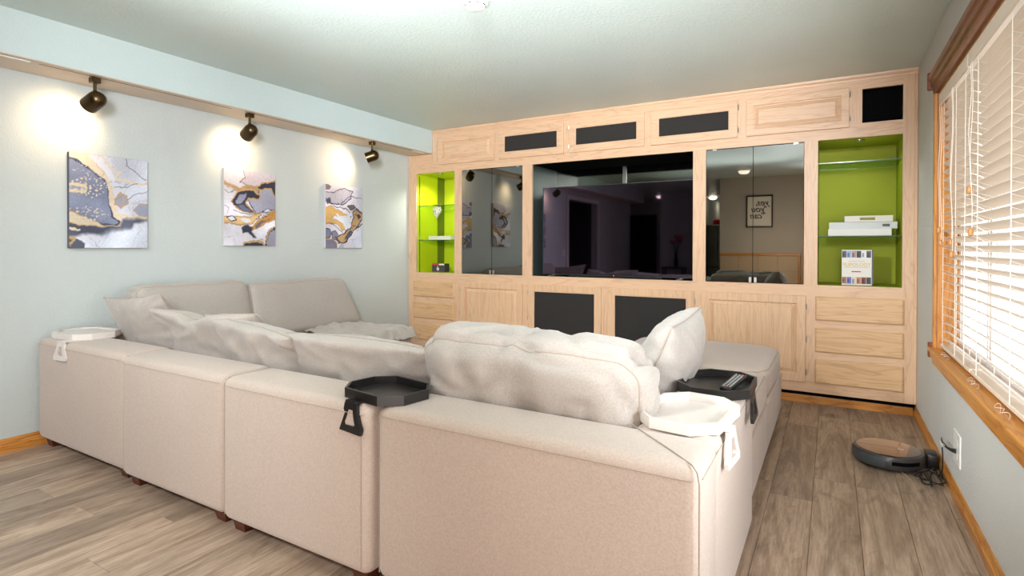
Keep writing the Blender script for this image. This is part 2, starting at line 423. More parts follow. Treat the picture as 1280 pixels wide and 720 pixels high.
# ------------------------------------------------------------------ window
def window():
    wf = NB()
    # side casing, jambs, stool, apron
    box(wf, W-.018, W-.0005, WIN_Y1, WIN_Y1+.045, WIN_Z0-.02, WIN_Z1, bev=.004)
    w1 = struct('window_1', wf, M_HONZ)
    part('side_casing', B(W-.018, W-.0005, WIN_Y0-.06, WIN_Y0, WIN_Z0-.02, WIN_Z1, bev=.004), M_HONZ, w1)
    part('jamb', B(W+.0005, W+.118, WIN_Y1-.015, WIN_Y1-.0005, WIN_Z0+.003, WIN_Z1-.016), M_HONZ, w1)
    part('jamb', B(W+.0005, W+.118, WIN_Y0+.0005, WIN_Y0+.015, WIN_Z0+.003, WIN_Z1-.016), M_HONZ, w1)
    part('head_jamb', B(W+.0005, W+.118, WIN_Y0+.001, WIN_Y1-.001, WIN_Z1-.015, WIN_Z1-.0005), M_HONY, w1)
    st = NB(); box(st, W-.04, W+.118, WIN_Y0-.07, WIN_Y1+.045, WIN_Z0-.022, WIN_Z0+.002, bev=.006, seg=2)
    part('window_sill', st, M_HONY, w1)
    part('apron', B(W-.030, W-.0005, WIN_Y0-.06, WIN_Y1+.03, WIN_Z0-.052, WIN_Z0-.022, bev=.004), M_HONY, w1)
    part('apron', B(W-.020, W-.0005, WIN_Y0-.06, WIN_Y1+.03, WIN_Z0-.092, WIN_Z0-.052, bev=.005), M_HONY, w1)
    part('corner_block', B(W-.036, W-.0005, WIN_Y1+.045, WIN_Y1+.07, WIN_Z0-.06, WIN_Z0+.025, bev=.003), M_REDW, w1, label='dark red-brown corner block')
    # cornice: stepped red-brown moulding above the opening
    prof = [(0, 2.06), (.016, 2.06), (.020, 2.075), (.020, 2.10), (.030, 2.108), (.030, 2.135), (.040, 2.145), (.040, 2.175), (.034, 2.185), (0, 2.185)]
    bm = NB(); a = [bm.verts.new((W-.0005-d, WIN_Y0-.07, z)) for d, z in prof]; b = [bm.verts.new((W-.0005-d, WIN_Y1+.05, z)) for d, z in prof]
    bm.faces.new(a); bm.faces.new(b[::-1])
    for i in range(len(prof)): bm.faces.new((a[i], b[i], b[(i+1) % len(prof)], a[(i+1) % len(prof)]))
    bmesh.ops.recalc_face_normals(bm, faces=bm.faces)
    part('cornice', bm, M_REDW, w1)
    part('corner_block', B(W-.046, W-.0005, WIN_Y1+.0501, WIN_Y1+.075, 2.09, 2.19, bev=.003), M_REDW, w1, label='dark red-brown corner block')
    # vinyl frame and sashes
    X0, X1 = W+.092, W+.112
    fr = NB()
    frame = [(WIN_Y0+.016, WIN_Y1-.016, WIN_Z0+.003, WIN_Z0+.05), (WIN_Y0+.016, WIN_Y1-.016, WIN_Z1-.06, WIN_Z1-.016)]
    for y0, y1, z0, z1 in frame: box(fr, X0, X1, y0, y1, z0, z1)
    for yc, wd in ((WIN_Y1-.04, .048), (WIN_Y0+.04, .048), (3.16, .036), (2.44, .05), (1.72, .05), (1.0, .05)):
        box(fr, X0, X1, yc-wd/2, yc+wd/2, WIN_Z0+.05, WIN_Z1-.06)
    part('window_frame', fr, M_VINYL, w1)
    for yc in (3.79, 3.23):
        part('sash_bar', B(X0+.004, X0+.0075, yc-.012, yc+.012, WIN_Z0+.05, WIN_Z1-.06), M_VINYL, w1)
    ys = [WIN_Y0+.064, .975, 1.025, 1.695, 1.745, 2.415, 2.465, 3.135, 3.185, WIN_Y1-.064]
    for a_, b_ in zip(ys[::2], ys[1::2]):
        part('pane', B(X0+.008, X0+.012, a_, b_, WIN_Z0+.051, WIN_Z1-.061), M_GLASS, w1)
window()

def blind(y0, y1, label, nladder, cords):
    XC = W+.036
    root = thing('window_blind', label, 'blind', (XC, (y0+y1)/2, WIN_Z0+.03), 'white slatted blinds in the window')
    part('headrail', B(XC-.028, XC+.028, y0, y1, WIN_Z1-.058, WIN_Z1-.0165, bev=.003), M_SLAT, root)
    bmv = NB(); box(bmv, XC-.040, XC-.0285, y0, y1, WIN_Z1-.082, WIN_Z1-.0165, bev=.004)
    part('valance', bmv, M_HONY if False else M_SLAT, root)
    n, zt, zb = 29, WIN_Z1-.105, WIN_Z0+.062
    tilt = math.radians(30)
    hw = .0255
    me = None
    bm = NB()
    secs = []
    for k in range(5):
        q = -1+k/2; secs.append((q*hw, .0028*(1-q*q)))
    top = []; bot = []
    for yy in ((y0+.004)-(y0+y1)/2, (y1-.004)-(y0+y1)/2):
        rt = []; rb = []
        for dx, dz in secs:
            X = dx*math.cos(tilt)-0; Z = -dx*math.sin(tilt)+dz
            rt.append(bm.verts.new((X, yy, Z+.0013))); rb.append(bm.verts.new((X, yy, Z-.0013)))
        top.append(rt); bot.append(rb)
    for k in range(4):
        bm.faces.new((top[0][k], top[0][k+1], top[1][k+1], top[1][k])); bm.faces.new((bot[0][k+1], bot[0][k], bot[1][k], bot[1][k+1]))
    bm.faces.new((top[0][0], top[1][0], bot[1][0], bot[0][0])); bm.faces.new((top[1][4], top[0][4], bot[0][4], bot[1][4]))
    for e in (0, 1): bm.faces.new(top[e]+bot[e][::-1])
    bmesh.ops.recalc_face_normals(bm, faces=bm.faces)
    me = bpy.data.meshes.new('slat'); bm.to_mesh(me); bm.free(); me.materials.append(M_SLAT)
    me.polygons.foreach_set('use_smooth', [True]*len(me.polygons)); me.set_sharp_from_angle(angle=math.radians(40))
    ro = ORG[root.name]
    for i in range(n):
        z = zt+(zb-zt)*i/(n-1)
        o = bpy.data.objects.new('slat', me); COL.objects.link(o); o.parent = root; o.location = Vector((XC, (y0+y1)/2, z))-ro
    part('bottom_rail', B(XC-.026, XC+.026, y0, y1, WIN_Z0+.016, WIN_Z0+.034, bev=.003), M_SLAT, root)
    for yc in nladder:
        bm = NB()
        for dx in (-.029, .029):
            box(bm, XC+dx-.0012, XC+dx+.0012, yc-.0012, yc+.0012, WIN_Z0+.034, WIN_Z1-.058)
        for i in range(n):
            z = zt+(zb-zt)*i/(n-1)-.006
            tube(bm, [(XC-.029, yc, z+.012), (XC+.029, yc, z-.012)], .0008, 4)
        part('ladder_cord', bm, M_CORD, root)
    for (yc, zl) in cords:
        bm = NB(); xx = XC-.046
        pts = [(xx+.004*math.sin(k*.7), yc+.003*math.sin(k*1.1), WIN_Z1-.09+(zl-WIN_Z1+.09)*k/12) for k in range(13)]
        tube(bm, pts, .0013, 5)
        c = part('pull_cord', bm, M_CORD, root)
        lb = NB(); lathe(lb, [(.002, 0), (.008, -.004), (.011, -.018), (.009, -.030), (.003, -.034)], 10, Matrix.Translation((xx, yc, zl)))
        part('tassel', lb, M_TASSEL, c, smooth=True)
    return root
blind(3.10, 3.858, 'short white slatted blind at the cabinet end of the window', (3.76, 3.42, 3.2), ((3.78, 1.30), (3.72, 1.23), (3.42, 1.23), (3.40, 1.17)))
blind(.33, 3.085, 'long white slatted blind filling the near part of the window', (2.95, 2.45, 1.9, 1.3, .6), ((3.0, 1.45), (2.97, 1.27)))
random.seed(3)
for (yy, l) in ((3.55, 'loose knot of blind cord lying on the sill at its cabinet end'), (2.9, 'tangled blind cord lying on the sill at the gap between blinds'), (2.45, 'tangled blind cord lying on the sill nearest the camera')):
    bm = NB(); pts = []
    for k in range(40):
        a = k*.42; pts.append((W-.008+.011*math.sin(a*1.1+.4), yy+.085*math.sin(a*.31)+.03*math.cos(a), WIN_Z0+.004+.010*abs(math.sin(a*.7))))
    tube(bm, pts, .0008, 4); tag(part('cord_tangle', bm, M_CORD), l, 'cord', 'cord tangles on the sill')
struct('patio_ground', B(W+TH+.02, 14, -8, 14, -.35, -.3), M_CONC)
# pale neighbouring wall outside


# ------------------------------------------------------------------ built-in cabinet
Y0 = D-.0   # face plane
CAB = thing('built_in_wall_unit', 'pale oak built-in wall unit around the television filling the far wall', 'cabinet', ((XL+W)/2, D+.3, 0))
FT = .022
def rail(x0, x1, z0, z1, y=Y0): part('rail', B(x0, x1, y, y+FT, z0, z1), M_OAKX, CAB)
def stile(x0, x1, z0, z1, y=Y0): part('stile', B(x0, x1, y, y+FT, z0, z1), M_OAKZ, CAB)
ZB, ZT, Z1b, Z1t = .0934, 2.438, .906, 1.989
OP = [(-3.978, -3.455), (-3.362, -2.632), (-2.525, -1.006), (-.903, -.1865), (-.096, .425)]
CE, CR = XL+.002, .490
stile(CE, -3.978, ZB, ZS-.002)
rail(-3.978, CR-.065, ZB, .20); rail(-3.978, CR-.065, .795, Z1b)
rail(-3.978, .425, Z1t, 2.09)
rail(-3.978, XS, 2.09, ZS-.006)
rail(-3.655, .425, 2.335, ZT)
stile(XS+.002, -3.655, 2.0901, ZT)
stile(.425, CR, ZB, ZT)
for (a, b), (c, d) in zip(OP, OP[1:]): stile(b, c, Z1b, Z1t)
for c in (-3.411, -2.59, -1.775, -.96, -.1405): stile(c-.047, c+.047, .20, .795)
for a, b in ((-2.985, -2.865), (-2.22, -2.095), (-1.45, -1.325), (-.69, -.56), (.07, .182)): stile(a, b, 2.09, 2.335)
part('side_moulding', B(CR, W-.001, Y0-.006, Y0+FT, ZB, ZT, bev=.004), M_OAKZ, CAB)
cr = NB()
prof = [(0, 2.398), (.006, 2.398), (.008, 2.41), (.018, 2.422), (.020, 2.4385), (0, 2.4385)]
a = [cr.verts.new((XS+.002, Y0-d, z)) for d, z in prof]; b = [cr.verts.new((W-.001, Y0-d, z)) for d, z in prof]
cr.faces.new(a); cr.faces.new(b[::-1])
for i in range(len(prof)): cr.faces.new((a[i], b[i], b[(i+1) % len(prof)], a[(i+1) % len(prof)]))
bmesh.ops.recalc_face_normals(cr, faces=cr.faces)
part('crown_moulding', cr, M_OAKX, CAB)
part('side_trim', B(CE, CE+.014, Y0-.008, Y0, ZB, ZS-.006, bev=.003), M_OAKZ, CAB)
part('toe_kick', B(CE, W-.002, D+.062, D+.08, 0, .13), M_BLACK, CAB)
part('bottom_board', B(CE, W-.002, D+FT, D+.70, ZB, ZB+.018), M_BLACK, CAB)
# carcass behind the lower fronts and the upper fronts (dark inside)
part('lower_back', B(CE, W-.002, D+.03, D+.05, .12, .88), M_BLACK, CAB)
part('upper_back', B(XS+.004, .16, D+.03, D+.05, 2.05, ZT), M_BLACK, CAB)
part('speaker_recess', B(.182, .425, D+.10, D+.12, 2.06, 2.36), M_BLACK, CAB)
def niche(name, x0, x1, dep, z0, z1, mats, th=.016):
    """five-sided lining, open at the front"""
    y0, y1 = D+FT, D+dep
    L = []
    L.append(part('left_lining', B(x0-th, x0, y0, y1, z0-th, z1+th), mats[0], CAB))
    L.append(part('right_lining', B(x1, x1+th, y0, y1, z0-th, z1+th), mats[0], CAB))
    L.append(part('back_lining', B(x0-th, x1+th, y1, y1+th, z0-th, z1+th), mats[1], CAB))
    L.append(part('top_lining', B(x0, x1, y0, y1, z1, z1+th), mats[2], CAB))
    L.append(part('bottom_lining', B(x0, x1, y0, y1, z0-th, z0), mats[3], CAB))
    return L
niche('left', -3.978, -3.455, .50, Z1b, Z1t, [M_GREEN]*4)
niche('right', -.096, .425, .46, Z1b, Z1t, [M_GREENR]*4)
niche('tv', -2.525, -1.006, .556, Z1b, Z1t, [M_DARKREC, M_MIRB, M_BLACK, M_BLACK])
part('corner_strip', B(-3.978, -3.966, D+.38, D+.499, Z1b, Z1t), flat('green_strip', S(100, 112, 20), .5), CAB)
for x_ in (-3.955,): part('shelf_standard', B(-3.9775, -3.972, D+.05, D+.062, Z1b, Z1t-.02), M_STEEL, CAB)
part('mirror_strip', B(-1.80, -1.765, D+.545, D+.5559, 1.0, Z1t-.001), M_STEEL, CAB)
# glass shelves
for x0, x1, z, dp in ((-3.976, -3.457, 1.639, .49), (-3.976, -3.457, 1.263, .49), (-.094, .423, 1.822, .45), (-.094, .423, 1.275, .45)):
    g = part('glass_shelf', B(x0, x1, D+.034, D+dp, z-.006, z), M_SHELF, CAB)
    part('shelf_edge', B(x0, x1, D+.030, D+.034, z-.006, z), flat('glass_edge', S(60, 92, 70), .15), g, label='dark green glass edge')
lb = NB(); lathe(lb, [(.034, 0), (.034, -.008), (.022, -.012), (0, -.012)], 20, Matrix.Translation((.17, D+.12, Z1t)))
part('puck_light', lb, M_STEEL, CAB, smooth=True)
light('puck_lamp', 'SPOT', (.17, D+.12, Z1t-.016), 9, (1, .95, .8), .03, target=(.17, D+.14, 1), spot=math.radians(150), blend=.8)
lb = NB(); lathe(lb, [(.034, 0), (.034, -.008), (.022, -.012), (0, -.012)], 20, Matrix.Translation((-3.72, D+.10, Z1t)))
part('puck_light', lb, M_STEEL, CAB, smooth=True)
light('puck_lamp', 'SPOT', (-3.72, D+.10, Z1t-.016), 28, (1, .93, .8), .03, target=(-3.74, D+.14, 1), spot=math.radians(150), blend=.8)
part('back_ledge', B(-.095, .424, D+.44, D+.4595, 1.86, 1.90), M_GREENR, CAB)

def hinge(d, x, z, side):
    bm = NB(); box(bm, x-.004, x+.004, Y0-.014, Y0-.002, z-.022, z+.022, bev=.002); tube(bm, [(x, Y0-.014, z-.018), (x, Y0-.014, z+.018)], .0035, 8)
    part('hinge', bm, M_STEEL, d)
def cab_door(x0, x1, z0, z1, kind, hside, wd=.062):
    bm = frame_ring(NB(), x0, x1, z0, z1, wd, Y0-.019, Y0-.0005)
    es = [e for e in bm.edges if all(abs(v.co.y-(Y0-.019)) < 1e-5 for v in e.verts)]
    bmesh.ops.bevel(bm, geom=[e for e in es if not (min(abs(e.verts[0].co.x-e.verts[1].co.x), abs(e.verts[0].co.z-e.verts[1].co.z)) > .02)], offset=.004, segments=2, profile=.5, affect='EDGES')
    d = part('door', bm, M_OAKD if z1-z0 > .4 else M_OAKX, CAB)
    ix0, ix1, iz0, iz1 = x0+wd, x1-wd, z0+wd, z1-wd
    if kind == 'cloth':
        part('speaker_cloth', B(ix0-.002, ix1+.002, Y0-.010, Y0-.004, iz0-.002, iz1+.002), M_CLOTH, d, label='dark brown-black cloth insert')
        fr = frame_ring(NB(), ix0-.001, ix1+.001, iz0-.001, iz1+.001, .006, Y0-.015, Y0-.006); part('bead', fr, M_OAKZ, d)
    else:
        r = .034; bm = NB()
        o = [(ix0-.001, iz0-.001), (ix1+.001, iz0-.001), (ix1+.001, iz1+.001), (ix0-.001, iz1+.001)]
        i_ = [(ix0+r, iz0+r), (ix1-r, iz0+r), (ix1-r, iz1-r), (ix0+r, iz1-r)]
        i0 = [(ix0+.006, iz0+.006), (ix1-.006, iz0+.006), (ix1-.006, iz1-.006), (ix0+.006, iz1-.006)]
        i2 = [(ix0+r-.003, iz0+r-.003), (ix1-r+.003, iz0+r-.003), (ix1-r+.003, iz1-r+.003), (ix0+r-.003, iz1-r+.003)]
        R_ = []
        for pts, y in ((o, -.004), (i0, -.003), (i2, -.013), (i_, -.017)):
            R_.append([bm.verts.new((x, Y0+y, z)) for x, z in pts])
        for A, C in zip(R_, R_[1:]):
            for k in range(4): bm.faces.new((A[k], A[(k+1) % 4], C[(k+1) % 4], C[k]))
        bm.faces.new(R_[-1])
        bk = [bm.verts.new((x, Y0-.003, z)) for x, z in o]
        for k in range(4): bm.faces.new((R_[0][(k+1) % 4], R_[0][k], bk[k], bk[(k+1) % 4]))
        bm.faces.new(bk[::-1])
        bmesh.ops.recalc_face_normals(bm, faces=bm.faces)
        part('raised_panel', bm, M_OAKD if z1-z0 > .4 else M_OAKX, d)
    hz = (z0+.07, z1-.07) if z1-z0 > .4 else (z0+.06, z1-.05)
    if z1-z0 > .4: hz = (z0+.08, (z0+z1)/2, z1-.08)
    for z in hz: hinge(d, (x0-.004) if hside == 'l' else (x1+.004), z, hside)
UZ = (2.065, 2.355)
cab_door(-3.665, -2.953, *UZ, 'panel', 'l', .055)
for x0, x1, s in ((-2.899, -2.187, 'l'), (-2.128, -1.417, 'l'), (-1.357, -.659, 'r')): cab_door(x0, x1, *UZ, 'cloth', s, .064)
cab_door(-.595, .103, *UZ, 'panel', 'r', .055)
LZ = (.166, .822)
cab_door(-3.373, -2.623, *LZ, 'panel', 'l'); cab_door(-2.558, -1.807, *LZ, 'cloth', 'l'); cab_door(-1.743, -.989, *LZ, 'cloth', 'r'); cab_door(-.932, -.171, *LZ, 'panel', 'r')
for x0, x1 in ((-4.006, -3.449), (-.109, .436)):
    for z0, z1 in ((.642, .822), (.405, .584), (.170, .349)):
        bm = NB(); pr = [(0, -.0005), (0, -.012), (.010, -.019)]
        R_ = []
        for i_, y in pr: R_.append([bm.verts.new((x, Y0+y, z)) for x, z in ((x0+i_, z0+i_), (x1-i_, z0+i_), (x1-i_, z1-i_), (x0+i_, z1-i_))])
        for A, C in zip(R_, R_[1:]):
            for k in range(4): bm.faces.new((A[k], A[(k+1) % 4], C[(k+1) % 4], C[k]))
        bm.faces.new(R_[-1]); bm.faces.new(R_[0][::-1]); bmesh.ops.recalc_face_normals(bm, faces=bm.faces)
        part('drawer', bm, M_OAKDX, CAB)
for x0, x1 in ((-3.978, -3.458), (-.0935, .425)):
    for z0, z1 in ((.33, .43), (.56, .665)): rail(x0, x1, z0, z1)
# smoked mirror doors
for (x0, x1), sp in zip((OP[1], OP[3]), (-2.989, -.5447)):
    for a, b in ((x0+.003, sp-.002), (sp+.002, x1-.003)):
        d = part('mirror_door', B(a, b, Y0+.004, Y0+.010, Z1b+.004, Z1t-.006), M_MIRROR, CAB, label='smoked mirror glass door')
        hx = (b-.026) if b < sp else (a+.008)
        part('catch', B(hx, hx+.018, Y0-.003, Y0+.004, Z1b+.004, Z1b+.045, bev=.001), M_STEEL, d)
        ex = (a+.05) if b < sp else (b-.07)
        part('pivot_clip', B(ex, ex+.03, Y0, Y0+.004, Z1t-.012, Z1t-.002), M_STEEL, d)
    part('backing', B(x0, x1, Y0+.012, Y0+.02, Z1b, Z1t), M_BLACK, CAB)

# ------------------------------------------------------------------ television
TV = thing('television', 'large black flat television standing in the wall unit recess', 'television', (-1.73, D+.10, Z1b))
ty = 4.80
part('screen_panel', B(-2.441, -1.010, ty+.001, ty+.030, .925, 1.762, bev=.002), M_TVB, TV)
part('screen', B(-2.437, -1.014, ty-.001, ty+.0015, .932, 1.758), M_TV, TV, label='dark reflective screen')
part('bezel', frame_ring(NB(), -2.444, -1.008, .922, 1.764, .005, ty-.003, ty+.01), flat('bezel_metal', S(92, 92, 94), .3, metal=.8), TV)
part('status_light', B(-1.725, -1.719, ty-.004, ty-.001, .924, .928), flat('red_led', S(255, 30, 10), .4, emit=(1, .06, .02, 1), es=6), TV)
for xx in (-2.33, -1.12):
    bm = NB(); box(bm, xx-.02, xx+.02, ty-.09, ty+.20, Z1b+.0005, Z1b+.010, bev=.002); box(bm, xx-.012, xx+.012, ty+.002, ty+.028, Z1b+.01, .93)
    part('foot', bm, M_STEEL, TV)
SB = tag(part('soundbar', B(-2.15, -1.28, D+.035, ty-.012, Z1b+.0005, Z1b+.014, bev=.003), M_BLK), 'slim black bar lying in front of the television', 'soundbar')

# ------------------------------------------------------------------ shelf objects
def textmesh(body, size, M, ext=.0008, shear=0, bold=0):
    cu = bpy.data.curves.new('t', 'FONT'); cu.body = body; cu.size = size; cu.extrude = ext; cu.align_x = 'CENTER'; cu.shear = shear; cu.offset = bold
    o = bpy.data.objects.new('t', cu); COL.objects.link(o)
    me = bpy.data.meshes.new_from_object(o); bpy.data.objects.remove(o)
    bm = NB(); bm.from_mesh(me); bpy.data.meshes.remove(me); bmesh.ops.transform(bm, matrix=M, verts=bm.verts)
    return bm
FRONT = Matrix(((1, 0, 0, 0), (0, 0, -1, 0), (0, 1, 0, 0), (0, 0, 0, 1)))   # text in xz plane facing -Y
def book_flat(x0, x1, y0, y1, z, h, label, cover, rot=0, blocks=None):
    th = thing('book', label, 'book', ((x0+x1)/2, (y0+y1)/2, z), 'books on the right glass shelf')
    part('cover', B(x0, x1, y0, y1, z+.0005, z+.004), cover, th); part('cover', B(x0, x1, y0, y1, z+h-.004, z+h), cover, th)
    part('spine', B(x0, x1, y0-.001, y0+.003, z+.0005, z+h), cover, th)
    part('pages', B(x0+.004, x1-.004, y0+.003, y1-.006, z+.004, z+h-.004), flat('pages', S(236, 230, 218), .8), th)
    if blocks:
        for a, b, c in blocks: part('spine_print', B(a, b, y0-.0016, y0-.001, z+h*.3, z+h*.7), c, th)
    return th
M_BK1 = flat('book_white', S(232, 228, 220), .5); M_BK2 = flat('book_silver', S(202, 206, 202), .4); M_BK3 = flat('book_cream', S(226, 222, 210), .5)
zs = 1.275
book_flat(-.028, .37, D+.10, D+.34, zs, .052, 'thick white book lying at the bottom of the stack on the right shelf', M_BK1)
book_flat(-.022, .405, D+.11, D+.35, zs+.052, .050, 'silver grey book in the middle of the stack on the right shelf', M_BK2, blocks=[(.315, .36, M_BLK)])
book_flat(.078, .378, D+.10, D+.32, zs+.102, .046, 'smallest cream book lying on top of the stack on the right shelf', M_BK3, blocks=[(.175, .27, flat('olive_print', S(140, 140, 60), .6))])
th = thing('book', 'white coffee-table book with photo strips and yellow title standing upright below the shelf', 'book', (.163, D+.15, Z1b))
by = D+.12
part('cover', B(.062, .255, by, by+.004, Z1b+.001, 1.170), M_BK1, th); part('cover', B(.062, .255, by+.034, by+.038, Z1b+.001, 1.170), M_BK1, th)
part('pages', B(.064, .250, by+.004, by+.034, Z1b+.004, 1.166), flat('pages2', S(226, 216, 190), .8), th)
part('spine', B(.252, .262, by-.002, by+.038, Z1b+.001, 1.171), M_BLK, th)
random.seed(5)
for zc, hh in ((1.138, .05), (.942, .05)):
    cols = [S(90, 92, 100), S(150, 176, 214), S(180, 150, 140), S(70, 72, 74), S(232, 232, 234), S(96, 88, 92)] if zc > 1 else [S(170, 110, 90), S(110, 110, 190), S(214, 206, 200), S(206, 130, 100), S(120, 60, 50), S(70, 66, 66)]
    for k, c in enumerate(cols):
        part('cover_photo', B(.064+k*.031, .064+k*.031+.029, by-.0008, by, zc-hh/2, zc+hh/2), flat('photo', c, .5), th)
        q = random.random()
        part('cover_photo', B(.068+k*.031, .080+k*.031, by-.0014, by-.0006, zc-hh*.3*q-.01, zc+hh*.2), flat('photo', sc(c, .4), .5), th)
part('title', textmesh('FLIPOLOGY', .034, Matrix.Translation((.158, by-.001, 1.050)) @ FRONT, bold=.0006), flat('yellow_print', S(232, 190, 90), .6), th)
part('print_line', B(.105, .210, by-.0012, by, 1.084, 1.086), flat('grey_print', S(150, 150, 150), .6), th)
part('print_line', B(.075, .240, by-.0012, by, 1.040, 1.042), flat('grey_print2', S(150, 150, 150), .6), th)
part('subtitle', B(.125, .185, by-.0012, by, 1.004, 1.012), flat('red_print', S(200, 60, 60), .6), th)
# left shelf
th = thing('stone_shard', 'white speckled pointed stone hanging tip-down at the top left glass shelf', 'ornament', (-3.775, D+.12, 1.50))
bm = NB()
bmesh.ops.create_icosphere(bm, subdivisions=3, radius=1)
for v in bm.verts:
    z = v.co.z; wx = .056*(1 if z > 0 else 1+z*.85)
    v.co = Vector((-3.775+v.co.x*wx*1.05-.012*min(0, z)*-1, D+.12+v.co.y*.022, 1.577+z*.084)) + noise.noise_vector(v.co*2)*.008
    v.co.z = min(v.co.z, 1.631)
mm, t, p = newmat('speckled_stone'); v_ = coords(t); t.links.new(ramp(t, noisen(t, v_, 60, 3), [(.38, S(150, 140, 100)), (.5, S(236, 232, 214))]), p.inputs['Base Color'])
part('stone', bm, mm, th, smooth=True)
lb = NB(); box(lb, -3.82, -3.70, D+.09, D+.15, 1.6395, 1.649, bev=.003); part('hook_plate', lb, flat('brass', S(190, 160, 70), .3, metal=1), th)
bk = thing('book', 'thin cream book lying on the lower left glass shelf', 'book', (-3.77, D+.2, 1.263))
part('cover', B(-3.925, -3.61, D+.15, D+.35, 1.2635, 1.268), M_BK3, bk); part('cover', B(-3.925, -3.61, D+.15, D+.35, 1.303, 1.307), M_BK3, bk)
part('pages', B(-3.922, -3.615, D+.153, D+.345, 1.268, 1.303), flat('pages3', S(222, 222, 200), .8), bk)
bx = thing('small_box', 'small dark box with red stripe and white emblem in the left niche', 'box', (-3.77, D+.2, Z1b))
part('box_body', B(-3.873, -3.70, D+.15, D+.24, Z1b+.001, 1.000, bev=.002), flat('box_dark', S(66, 60, 62), .5), bx)
part('red_stripe', B(-3.872, -3.775, D+.1485, D+.1505, .982, .999), flat('box_red', S(196, 60, 56), .5), bx)
part('white_stripe', B(-3.775, -3.702, D+.1485, D+.1505, .982, .999), flat('box_white', S(226, 220, 214), .5), bx)
e = NB(); lathe(e, [(0, 0), (.018, 0), (.018, .001), (0, .001)], 14, Matrix.Translation((-3.79, D+.1495, .94)) @ Matrix.Rotation(PI/2, 4, 'X'))
box(e, -3.800, -3.792, D+.1485, D+.150, .94, .972); part('emblem', e, flat('box_white2', S(216, 214, 216), .5), bx)

